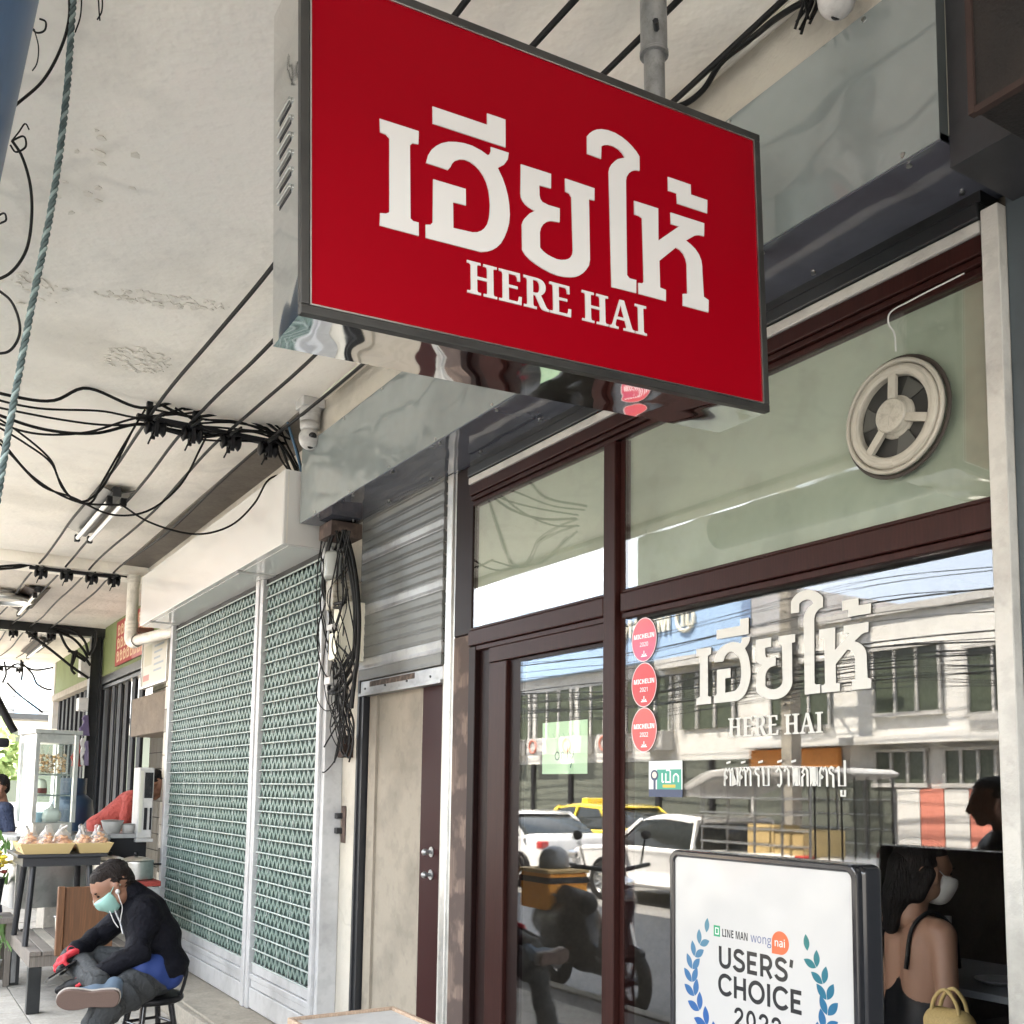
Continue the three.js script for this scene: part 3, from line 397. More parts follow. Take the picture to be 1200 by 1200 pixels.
const rack = (x, y, zs, label) => {                      // an insulator rack across the ceiling: bar, then one insulator per cable
  const r = thing('insulator_rack', label, 'cable rack', [x, y, zs[1]]);
  part(r, 'rail', [bx(-0.02, 0.02, 0.02, 0.05, 0.3 - zs[1], zs[0] - zs[1] + 0.1), bx(-0.015, 0.015, 0.05, 3.6 - y, -0.03, 0.0), bx(-0.015, 0.015, 0.05, 3.6 - y, zs[0] - zs[1] + 0.02, zs[0] - zs[1] + 0.05)], m.dark);
  for (const z of zs) {
    const q = part(r, 'insulator', lathe([[0, -0.055], [0.03, -0.055], [0.045, -0.045], [0.03, -0.03], [0.024, -0.015], [0.045, 0], [0.024, 0.015], [0.03, 0.03], [0.045, 0.045], [0.03, 0.055], [0, 0.055]], 14).rotateX(Math.PI / 2), m.black); q.position.set(0, -0.01, z - zs[1]);
    part(q, 'clamp', [bx(-0.05, 0.05, 0.02, 0.045, -0.012, 0.012), bx(-0.05, -0.035, -0.05, 0.02, -0.01, 0.01), bx(0.035, 0.05, -0.06, 0.02, -0.01, 0.01)], m.dark);
    part(q, 'tied_cable', [tube([V(-0.12, 0.02, 0.01), V(-0.05, 0.05, 0.03), V(0.05, 0.04, 0.02), V(0.14, 0.03, -0.01)], 0.008, 10, 5), tube([V(-0.1, 0.0, -0.02), V(0, 0.06, -0.03), V(0.1, 0.01, 0.03), V(0.2, 0.03, 0)], 0.007, 10, 5), tube([V(0.0, 0.03, -0.02), V(0.03, -0.05, 0.02), V(-0.02, -0.09, 0.03)], 0.005, 8, 5)], m.rubber);
  }
  return r;
};
rack(-5.72, 3.47, [1.0, 0.8, 0.58, 0.36], 'row of black insulators carrying cables, beside the white ceiling camera');
rack(-10.24, 3.44, [1.0, 0.78, 0.56, 0.36], 'row of black insulators on the pale beam above the white drainpipe');
rack(-14.5, 3.42, [1.02, 0.78, 0.55, 0.33], 'row of black insulators on the dark steel beam farther down');
rack(-18.6, 3.36, [0.55, 0.25], 'small insulator row at the bright far end of the arcade');
// bundles of loose cable, each strand traced where it hangs in the plane of its rack
const strand = (pl, pts, r = 0.009) => tube(pts.map((p) => onX(p[0], p[1], p[2] ?? pl)), r, pts.length * 7, 5);
{
  const b = thing('cable_bundle', 'tangled bundle of black cables swagged across the ceiling towards the street', 'cables', [-5.7, 3.4, 1]);
  const S = [
    [[-30, 455], [60, 470], [100, 455], [165, 478], [215, 470], [290, 480], [325, 505]], [[-30, 462], [40, 478], [120, 482], [170, 490], [250, 472], [310, 495]], [[-20, 474], [60, 490], [120, 498], [165, 498], [240, 500], [330, 508]],
    [[-20, 480], [50, 503], [110, 508], [165, 497], [210, 505], [300, 515], [335, 520]], [[-15, 492], [40, 508], [100, 507], [160, 490], [230, 483], [285, 468], [300, 477], [330, 505]], [[170, 478], [230, 490], [300, 500], [340, 515]],
    [[180, 470], [220, 488], [270, 486], [318, 508], [345, 545], [358, 577]], [[200, 500], [260, 495], [310, 500], [335, 530], [357, 575]], [[205, 478], [250, 505], [300, 507], [328, 520], [350, 560], [359, 582]], [[170, 492], [230, 512], [290, 505], [322, 512], [342, 555], [357, 570]],
    [[195, 505], [235, 515], [285, 517], [320, 517]], [[280, 470], [292, 463], [306, 470], [296, 480], [282, 473]], [[300, 480], [318, 485], [332, 500], [345, 520], [352, 545], [359, 575]], [[215, 480], [255, 478], [300, 490], [325, 500], [338, 525], [356, 560]], [[240, 492], [280, 495], [318, 512], [330, 540], [354, 568]],
  ];
  S.forEach((s, i) => wpart(b, 'cable', strand(-5.68 - 0.02 * (i % 4), s, i % 3 ? 0.0065 : 0.009), m.rubber));
  wpart(b, 'cable', strand(-5.5, [[337, 495], [350, 540], [359, 583]], 0.008), M([0.05, 0.12, 0.2], 0.5), 'thin blue cable at the right of the bundle');
  const k = thing('looping_cable', 'long thin cables looping down across the ceiling past the double tube lamp', 'cables', [-5.9, 3, 1]);
  for (const s of [[[-20, 480], [20, 505], [60, 540], [68, 560], [85, 585], [105, 590], [120, 565], [140, 530], [158, 500]], [[-20, 500], [10, 530], [50, 570], [85, 583], [130, 603], [170, 600], [210, 570], [235, 525], [245, 505]], [[-20, 490], [30, 520], [60, 543], [75, 575], [95, 588], [115, 577], [135, 545], [155, 505], [170, 480]], [[140, 590], [175, 612], [230, 626], [270, 616], [298, 590], [315, 562], [330, 557], [350, 566]], [[0, 515], [40, 560], [90, 588], [140, 592]]]) wpart(k, 'cable', strand(-5.72, s, 0.006), m.rubber);
  const q = thing('far_cables', 'pair of slack black cables along the pale beam above the far shop', 'cables', [-10.2, 3.4, 1]);
  for (const s of [[[-20, 668], [0, 664], [25, 662], [50, 658], [80, 662], [120, 667], [160, 675]], [[-20, 670], [0, 667], [22, 665], [45, 660], [75, 664], [110, 669], [160, 678]]]) wpart(q, 'cable', strand(-10.26, s, 0.012), m.rubber);
  const w = thing('cable_tangle', 'tangle of looped cables hanging between the dark steel column and its insulators', 'cables', [-14.4, 3, 0]);
  for (const s of [[[62, 738], [80, 737], [98, 750], [104, 768]], [[66, 740], [85, 748], [98, 762], [103, 772]], [[70, 742], [78, 758], [85, 765], [100, 775]], [[86, 765], [84, 785], [88, 790]], [[90, 762], [86, 775], [84, 780]], [[80, 763], [90, 765], [100, 772], [106, 780]], [[30, 740], [60, 762], [85, 782], [104, 795]], [[112, 740], [110, 758], [104, 768]]]) wpart(w, 'cable', strand(-14.3, s, 0.018), m.rubber);
  const e = thing('end_cables', 'cables dropping in loops against the bright far end of the arcade', 'cables', [-18.8, 3, 0]);
  for (const s of [[[5, 775], [7, 790], [3, 800]], [[27, 775], [26, 790], [25, 797]], [[27, 778], [38, 790], [44, 802], [60, 808], [66, 800]], [[8, 785], [20, 778], [40, 785], [64, 782]], [[8, 800], [20, 812], [50, 835]]]) wpart(e, 'cable', strand(-18.8, s, 0.016), m.rubber);
}
// ================================================================== lamps on the ceiling (switched off)
function tubeLamp(x0, x1, y, z, label, two) {
  const l = thing('tube_lamp', label, 'lamp', [(x0 + x1) / 2, y, z]), h = Math.abs(x1 - x0) / 2;
  part(l, 'batten', [bx(-h, h, -0.02, 0.05, -0.03, 0.03, 0.008)], m.darkMetal);
  part(l, 'reflector', [bx(-h, h, -0.004, 0.002, 0.032, 0.13).rotateX(-0.35), bx(-h, h, -0.004, 0.002, -0.13, -0.032).rotateX(0.35)], two ? m.gunmetal : M([0.3, 0.22, 0.16], 0.7, { map: rep(wornT, 0.3) }));
  for (const s of two ? [-0.05, 0.045] : [0.02]) { part(l, 'tube', rod(V(-h + 0.06, -0.05, s), V(h - 0.06, -0.05, s), 0.017, 0.017, 12), m.tubeWhite); part(l, 'lamp_holder', bx(h - 0.06, h - 0.01, -0.075, -0.02, s - 0.02, s + 0.02, 0.005), m.black); part(l, 'lamp_holder', bx(-h + 0.01, -h + 0.06, -0.075, -0.02, s - 0.02, s + 0.02, 0.005), m.black); }
}
tubeLamp(-8.85, -7.45, 3.53, 0.87, 'dark ceiling lamp with two bare white tubes above the metal grille', true);
tubeLamp(-13.1, -11.6, 3.5, 0.86, 'small rusty ceiling lamp with one tube beyond the pale beam', false);
tubeLamp(-17.2, -15.4, 3.46, 0.28, 'farthest small tube lamp hanging near the end of the arcade', false);
{
  const l = thing('round_lamp', 'round silvery ceiling lamp cut by the left edge', 'lamp', [-12.2, 3.44, 1.12]); part(l, 'rim', lathe([[0.28, 0.06], [0.3, 0.02], [0.27, 0], [0.24, 0.01], [0.23, 0.06]], 28), m.steel); part(l, 'dish', lathe([[0, 0.02], [0.12, 0.025], [0.24, 0.05]], 24), m.darkMetal); part(l, 'base', rod(V(0, 0.05, 0), V(0, 0.13, 0), 0.1, 0.1, 16), m.white);
}
// ================================================================== cameras
function dome(x, y, z, s, label) {
  const c = thing('security_camera', label, 'camera', [x, y, z]);
  part(c, 'mount', [bx(-0.06 * s, 0.06 * s, 0.19 * s, 0.24 * s, -0.06 * s, 0.06 * s, 0.006), rod(V(0, 0.12 * s, 0), V(0, 0.2 * s, 0), 0.052 * s, 0.058 * s, 24), lathe([[0, 0.075 * s], [0.044 * s, 0.075 * s], [0.05 * s, 0.09 * s], [0.052 * s, 0.12 * s], [0, 0.12 * s]], 24)], m.white);
  const h = part(c, 'head', ball(0, 0.035 * s, 0, 0.055 * s, 0.06 * s, 0.055 * s, 24, 16), m.white); const d = sight(600 + (x < -3 ? -232 : 380), 500).normalize().negate();
  const f = part(c, 'lens', [fin(new THREE.CapsuleGeometry(0.024 * s, 0.04 * s, 5, 12).scale(1, 1, 0.5).translate(0, 0, 0.04 * s))], m.blackGloss); f.position.set(0, 0.035 * s, 0); f.lookAt(f.position.clone().add(d)); return c;
}
dome(-5.2, 3.35, 0.3, 1.05, 'white dome camera under the ceiling beside the cable bundle');
dome(-1.56, 3.4, 0.33, 0.85, 'white ceiling camera cut by the top edge above the fascia');
// ================================================================== drainpipe
{
  const d = thing('drainpipe', 'cream plastic drainpipe with an elbow at the end of the white signbox', 'pipe', [-10.3, 2.8, 0.2]);
  const z = 0.19, X = -10.18, a = [];
  wpart(d, 'downpipe', rod(V(X, 2.98, z), V(X, 3.5, z), 0.055, 0.055, 18), m.pvc); wpart(d, 'elbow', [tube([V(X, 3.0, z), V(X, 2.9, z), V(X + 0.03, 2.855, z - 0.01), V(X + 0.1, 2.845, z - 0.02), V(X + 0.22, 2.845, z - 0.02)], 0.06, 20, 16)], m.pvc); wpart(d, 'outlet', rod(V(X + 0.2, 2.845, z - 0.02), V(-8.9, 2.82, 0.06), 0.05, 0.05, 16), m.pvc);
  for (const y of [2.97, 3.42]) wpart(d, 'collar', rod(V(X, y, z), V(X, y + 0.08, z), 0.062, 0.062, 18), m.pvc); wpart(d, 'clip', bx(X - 0.07, X + 0.09, 2.95, 2.99, 0.0, z - 0.05), M([0.12, 0.05, 0.03], 0.8));
}
// ================================================================== meters and cables on the pillar
{
  const c = thing('cable_box', 'pair of small grey and cream electrical boxes on the pillar', 'electrical box', [-5.2, 2.2, 0.1]);
  const P = (px, py, z = 0.13) => onZ(px, py, z);
  const b1 = P(392, 650), b2 = P(394, 690), b3 = P(399, 740);
  wpart(c, 'meter', [lathe([[0, 0], [0.05, 0], [0.055, 0.02], [0.055, 0.13], [0.045, 0.15], [0, 0.15]], 18).translate(b2.x, b2.y + 0.05, 0.145)], M([0.32, 0.33, 0.31], 0.25));
  wpart(c, 'meter_base', bx(b2.x - 0.05, b2.x + 0.06, b2.y - 0.12, b2.y + 0.045, 0.0, 0.17, 0.01), M([0.33, 0.31, 0.26], 0.5, { map: rep(wornWhite(), 0.2) }));
  wpart(c, 'fuse_box', bx(b3.x - 0.055, b3.x + 0.055, b3.y - 0.16, b3.y + 0.16, 0.0, 0.15, 0.008), m.cream2); wpart(c, 'fuse_cover', bx(b3.x - 0.05, b3.x + 0.06, b3.y - 0.155, b3.y - 0.01, 0.151, 0.175, 0.006), m.cream2); wpart(c, 'switch', [bx(b3.x - 0.01, b3.x + 0.015, b3.y + 0.0, b3.y + 0.035, 0.151, 0.172, 0.003)], m.black);
  const k = thing('pillar_cables', 'thick mess of black cables running down the pillar beside the grille', 'cables', [-5.2, 1.9, 0.1]);
  const T = (s, r, z = 0.16) => wpart(k, 'cable', tube(s.map(([x, y]) => onZ(x, y, z)), r * 0.8, s.length * 8, 6), m.rubber);
  T([[378, 620], [376, 650], [388, 680], [376, 700], [380, 740], [395, 785], [390, 800]], 0.006); T([[388, 622], [382, 655], [378, 690], [384, 706], [404, 706]], 0.012); T([[392, 622], [384, 650], [380, 690], [388, 710], [402, 708], [407, 690]], 0.01); T([[398, 625], [408, 660], [415, 700], [416, 740], [414, 770], [400, 800], [386, 812]], 0.015); T([[402, 622], [412, 665], [418, 710], [417, 750], [418, 778], [405, 805], [388, 812], [385, 806], [400, 785], [412, 765]], 0.013);
  T([[405, 622], [415, 660], [421, 720], [419, 770], [415, 800], [412, 830]], 0.014); T([[384, 700], [372, 740], [376, 780], [388, 800]], 0.006); T([[376, 780], [371, 815], [380, 832], [396, 830]], 0.004); T([[398, 810], [404, 840], [410, 865], [406, 885], [400, 880], [404, 850]], 0.007); T([[404, 806], [398, 840], [400, 870], [409, 888], [414, 860], [406, 835]], 0.006); T([[400, 815], [398, 850], [395, 885], [380, 905], [378, 905]], 0.005); T([[412, 810], [408, 840], [414, 870], [409, 893]], 0.006); T([[375, 765], [371, 700], [376, 640], [385, 622]], 0.004);
  for (let i = 0; i < 16; i++) { const x0 = rr(378, 412), p = [[x0, 622]]; for (let y = 660; y < 800 + 100 * rnd(); y += rr(32, 55)) p.push([clamp(x0 + rr(-16, 12), 374, 418), y]); if (i % 3 == 0) p.push([rr(386, 404), p[p.length - 1][1] - 18], [rr(396, 414), p[p.length - 1][1] - 50]); T(p, rr(0.003, 0.0065), rr(0.1, 0.19)); }
  for (let i = 0; i < 9; i++) { const y = rr(800, 860), x = rr(392, 408); T([[x, y - 40], [x + rr(-10, 6), y], [x + rr(2, 10), y + rr(15, 34)], [x + rr(-4, 8), y + rr(-6, 8)], [x - rr(0, 8), y - 20]], 0.004, rr(0.08, 0.16)); }
  wpart(k, 'clamp', bx(-5.14, -5.06, 2.33, 2.36, 0.12, 0.19, 0.004), m.white); wpart(k, 'clamp', bx(-5.15, -5.07, 2.04, 2.08, 0.12, 0.19, 0.004), m.white);
  wpart(k, 'timber_block', bx(-5.32, -5.14, 2.86, 2.94, 0.0, 0.18), m.worn); wpart(k, 'rusty_box', bx(-5.25, -5.17, 1.66, 1.78, 0.0, 0.06, 0.004), M([0.2, 0.12, 0.08], 0.9, { map: rep(wornT, 0.2) }));
  const v = thing('old_bracket', 'rusty old lock bracket screwed to the pillar below the cables', 'bracket', [-5.2, 1.3, 0.1]); wpart(v, 'plate', [bx(-5.29, -5.24, 1.2, 1.4, 0.001, 0.01, 0.003)], m.worn); for (const y of [1.33, 1.25]) wpart(v, 'hasp', bx(-5.31, -5.27, y, y + 0.03, 0.01, 0.04), m.darkMetal);
}
// ================================================================== roll, rope and cords at the top left
{
  single('awning_roll', [rod(V(2, 3.1, 2.13), V(-4.6, 3.1, 2.13), 0.115, 0.115, 32)], m.tarp, 'blue rolled-up plastic awning running out at the top left corner', 'awning');
  const r = thing('twisted_rope', 'grey-green twisted rope hanging slantwise from the ceiling at the left', 'rope', [-2.6, 2.5, 1.9]), line = new THREE.CatmullRomCurve3([[92, -60], [86, 0], [78, 110], [63, 227], [35, 370], [14, 483], [1, 560], [-14, 650]].map(([x, y]) => onX(x, y, -2.6)));
  for (let k = 0; k < 3; k++) { const p = []; for (let i = 0; i <= 420; i++) { const t = i / 420, a = t * 190 + k * 2.094, c = line.getPointAt(t); c.x += 0.0042 * Math.cos(a); c.z += 0.0042 * Math.sin(a); p.push(c); } wpart(r, 'strand', fin(new THREE.TubeGeometry(new THREE.CatmullRomCurve3(p), 1260, 0.0045, 5)), k == 1 ? M([0.22, 0.28, 0.27], 0.8) : m.rope); }
  const c = thing('loose_cords', 'loose black cords hanging in loops from the blue awning roll', 'cord', [-2.6, 3, 2]); const X = -2.6;
  for (const [s, q] of [[[[80, -20], [81, 20], [72, 55], [50, 95], [20, 122], [5, 135]], 0.006], [[[14, 165], [24, 180], [35, 215], [37, 255], [30, 295], [12, 320], [-8, 330]], 0.006], [[[-5, 338], [12, 352], [22, 375], [22, 395], [10, 412], [-8, 415]], 0.0055], [[[35, 28], [42, 38], [52, 36], [53, 25], [46, 22]], 0.004], [[[40, 34], [45, 55], [43, 75], [38, 83]], 0.0025], [[[14, 165], [22, 155], [30, 145], [34, 152]], 0.003], [[[14, 165], [28, 160], [30, 172], [18, 178], [12, 170]], 0.004], [[[-5, 255], [5, 250], [7, 258], [0, 262]], 0.004], [[[115, -10], [116, 12], [117, 24]], 0.003], [[[120, -10], [119, 14], [114, 23]], 0.003], [[[96, -10], [94, 20], [88, 38]], 0.003]]) wpart(c, 'loop', strand(X, s, q * 0.62), m.rubber);
}
// ================================================================== people: a smooth body meshed from tapered bones
function blob(bones, cell = 0.012, k = 0.03, carve = []) {
  let lo = V(1e9, 1e9, 1e9), hi = V(-1e9, -1e9, -1e9);
  for (const [a, b, ra, rb] of bones) for (const [p, r] of [[a, ra], [b, rb]]) for (const i of [0, 1, 2]) { const c = 'xyz'[i]; lo[c] = Math.min(lo[c], p[i] - r * 1.05 - k * 0.3); hi[c] = Math.max(hi[c], p[i] + r * 1.05 + k * 0.3); }
  const c = lo.clone().add(hi).multiplyScalar(0.5), half = Math.max(hi.x - lo.x, hi.y - lo.y, hi.z - lo.z) / 2 + cell * 3, n = Math.min(150, Math.ceil(2 * half / cell));
  const mc = new MarchingCubes(n, m.skin, false, false, 160000); mc.isolation = 0; mc.field.fill(-1);
  const B = bones.map(([a, b, ra, rb]) => { const d = [b[0] - a[0], b[1] - a[1], b[2] - a[2]]; return [a, d, Math.max(1e-9, d[0] ** 2 + d[1] ** 2 + d[2] ** 2), ra, rb]; });
  for (let z = 2; z < n - 2; z++) for (let y = 2; y < n - 2; y++) for (let x = 2; x < n - 2; x++) {
    const px = c.x + (x - n / 2) / (n / 2) * half, py = c.y + (y - n / 2) / (n / 2) * half, pz = c.z + (z - n / 2) / (n / 2) * half; let D = 1;
    if (px < lo.x - cell * 2 || px > hi.x + cell * 2 || py < lo.y - cell * 2 || py > hi.y + cell * 2 || pz < lo.z - cell * 2 || pz > hi.z + cell * 2) continue;
    for (const [a, d, l, ra, rb] of B) { const t = clamp(((px - a[0]) * d[0] + (py - a[1]) * d[1] + (pz - a[2]) * d[2]) / l), q = Math.hypot(px - a[0] - d[0] * t, py - a[1] - d[1] * t, pz - a[2] - d[2] * t) - (ra + (rb - ra) * t), h = Math.max(k - Math.abs(D - q), 0) / k; D = Math.min(D, q) - h * h * k / 4; }
    for (const [a, d, r] of carve) D = Math.max(D, (px - a[0]) * d[0] + (py - a[1]) * d[1] + (pz - a[2]) * d[2] - r);
    mc.field[z * n * n + y * n + x] = -D;
  }
  mc.update();
  const g = new THREE.BufferGeometry(); g.setAttribute('position', new THREE.BufferAttribute(mc.positionArray.slice(0, mc.count * 3), 3)); g.setAttribute('normal', new THREE.BufferAttribute(mc.normalArray.slice(0, mc.count * 3), 3));
  g.scale(half, half, half).translate(c.x, c.y, c.z); return metric(g);
}
function folds(g, amp, f = 18) {                        // cloth creases: ridges pushed out along the surface normals
  const h = mergeVertices(g.deleteAttribute('uv') && g, 1e-4), p = h.attributes.position, n = h.attributes.normal;
  for (let i = 0; i < p.count; i++) { const x = p.getX(i) * f, y = p.getY(i) * f, z = p.getZ(i) * f, w = Math.sin(x * 0.7 + 1.3 * Math.sin(y * 0.5)) + Math.sin(z * 0.6 + y * 0.35), d = amp * (1 - Math.abs(Math.sin(x * 0.5 + z * 0.8 - y * 1.1 + 1.2 * w)) * 2) * (0.55 + 0.45 * Math.sin(x * 0.31 - y * 0.4 + z * 0.2)); p.setXYZ(i, p.getX(i) + n.getX(i) * d, p.getY(i) + n.getY(i) * d, p.getZ(i) + n.getZ(i) * d); }
  h.computeVertexNormals(); return metric(h.toNonIndexed());
}
const HEAD = [[[0, 0.03, -0.03], [0, 0.035, 0.015], 0.086, 0.08], [[0, -0.005, 0.03], [0, -0.02, 0.04], 0.066, 0.06], [[0, -0.05, 0.03], [0, -0.082, 0.06], 0.055, 0.03], [[-0.03, -0.055, 0.0], [0.03, -0.055, 0.0], 0.05, 0.05], [[-0.03, 0.028, 0.078], [0.03, 0.028, 0.078], 0.018, 0.018], [[0, 0.012, 0.095], [0, -0.028, 0.112], 0.01, 0.016], [[-0.012, -0.03, 0.102], [0.012, -0.03, 0.102], 0.011, 0.011], [[-0.018, -0.058, 0.086], [0.018, -0.058, 0.086], 0.012, 0.012], [[-0.084, 0.012, -0.008], [-0.086, -0.025, 0.0], 0.017, 0.01], [[0.084, 0.012, -0.008], [0.086, -0.025, 0.0], 0.017, 0.01], [[0, -0.05, -0.03], [0, -0.17, -0.05], 0.056, 0.06]];
const headGeo = blob(HEAD, 0.0035, 0.018);
const hairGeo = blob([[[0, 0.05, -0.04], [0, 0.058, 0.01], 0.084, 0.074], [[0, 0.0, -0.058], [0, 0.04, -0.05], 0.07, 0.076], [[-0.072, 0.03, -0.02], [0.072, 0.03, -0.02], 0.024, 0.024]], 0.004, 0.02);
const hairRough = folds(hairGeo.clone(), 0.0035, 90);
const longHair = blob([[[0, 0.02, -0.09], [0, -0.1, -0.11], 0.06, 0.05], [[0, -0.1, -0.11], [0.01, -0.22, -0.12], 0.05, 0.03], [[-0.07, 0.0, -0.03], [-0.06, -0.09, -0.06], 0.035, 0.03], [[0.07, 0.0, -0.03], [0.06, -0.09, -0.06], 0.035, 0.03]], 0.006, 0.03);
const maskGeo = blob([[[-0.03, -0.03, 0.062], [0.03, -0.03, 0.062], 0.056, 0.056], [[-0.02, -0.07, 0.055], [0.02, -0.07, 0.055], 0.048, 0.048], [[0, -0.03, 0.1], [0, -0.05, 0.1], 0.024, 0.024]], 0.004, 0.02, [[[0, -0.012, 0.1], [0, 1, 0.2], 0.0], [[0, 0, 0.035], [0, 0.15, -1], 0.0]]);
function headAt(o, c, yaw, pitch, skin, hairM, opt = {}) {   // a head with face, hair and what it wears, as parts placed at c
  const q = new THREE.Quaternion().setFromEuler(new THREE.Euler(pitch, yaw, opt.roll ?? 0, 'YXZ')), s = opt.scale ?? 1, put = (g) => g.clone().scale(s, s, s).applyQuaternion(q).translate(c[0], c[1], c[2]);
  wpart(o, 'hair', opt.bun ? mergeGeometries([put(hairGeo), put(longHair)]) : put(hairRough), hairM);
  wpart(o, 'eyes', [put(ball(-0.032, 0.006, 0.088, 0.012, 0.007, 0.008)), put(ball(0.032, 0.006, 0.088, 0.012, 0.007, 0.008)), put(bx(-0.05, -0.018, 0.026, 0.032, 0.088, 0.098)), put(bx(0.018, 0.05, 0.026, 0.032, 0.088, 0.098))], m.hair);
  if (opt.mask) { wpart(o, 'face_mask', put(maskGeo), opt.mask); wpart(o, 'mask_strap', [put(tube([V(0.07, -0.02, 0.07), V(0.086, 0.0, 0.03), V(0.09, 0.022, -0.01), V(0.09, 0.0, -0.026)], 0.0022, 16, 5)), put(tube([V(-0.07, -0.02, 0.07), V(-0.086, 0.0, 0.03), V(-0.09, 0.022, -0.01), V(-0.09, 0.0, -0.026)], 0.0022, 16, 5))], opt.mask); }
  return put(headGeo);
}
// a hand: palm and five fingers; local axes: fingers towards +z, back of the hand +y, thumb on the side of sign s
function handBones(s, curl) {
  const b = [[[-0.022, 0, 0.0], [-0.024, 0, 0.075], 0.017, 0.014], [[0.0, 0, 0.0], [0.0, 0.003, 0.082], 0.018, 0.015], [[0.022, 0, 0.0], [0.024, -0.002, 0.072], 0.017, 0.013], [[0, 0, -0.05], [0, 0, 0.01], 0.026, 0.022]], L = [0.07, 0.08, 0.074, 0.058];
  [-0.03, -0.01, 0.01, 0.029].forEach((x, i) => { let p = [x * s * -1, 0, 0.078 - 0.004 * Math.abs(i - 1)], a = 0; for (let j = 0; j < 3; j++) { a += curl * (0.8 + 0.15 * i) * (j ? 1 : 0.7); const l = L[i] * [0.45, 0.32, 0.25][j], q = [p[0] + x * 0.03, p[1] - Math.sin(a) * l, p[2] + Math.cos(a) * l]; b.push([p, q, 0.0095 - j * 0.001, 0.0088 - j * 0.001]); p = q; } });
  const t0 = [s * 0.026, -0.006, 0.012], t1 = [s * 0.05, -0.022, 0.044], t2 = [s * 0.044, -0.036, 0.074]; b.push([t0, t1, 0.015, 0.012], [t1, t2, 0.0115, 0.009]); return b;
}
function handAt(c, dir, back, s, curl) {                 // geometry of a hand at the wrist c
  const z = V(...dir).normalize(), y = V(...back).sub(z.clone().multiplyScalar(V(...back).dot(z))).normalize(), x = y.clone().cross(z);
  return blob(handBones(s, curl), 0.0035, 0.01).applyMatrix4(new THREE.Matrix4().makeBasis(x, y, z)).translate(c[0], c[1], c[2]);
}
const grow = (bones, d) => bones.map(([a, b, r, q]) => [a, b, r + d, q + d]);
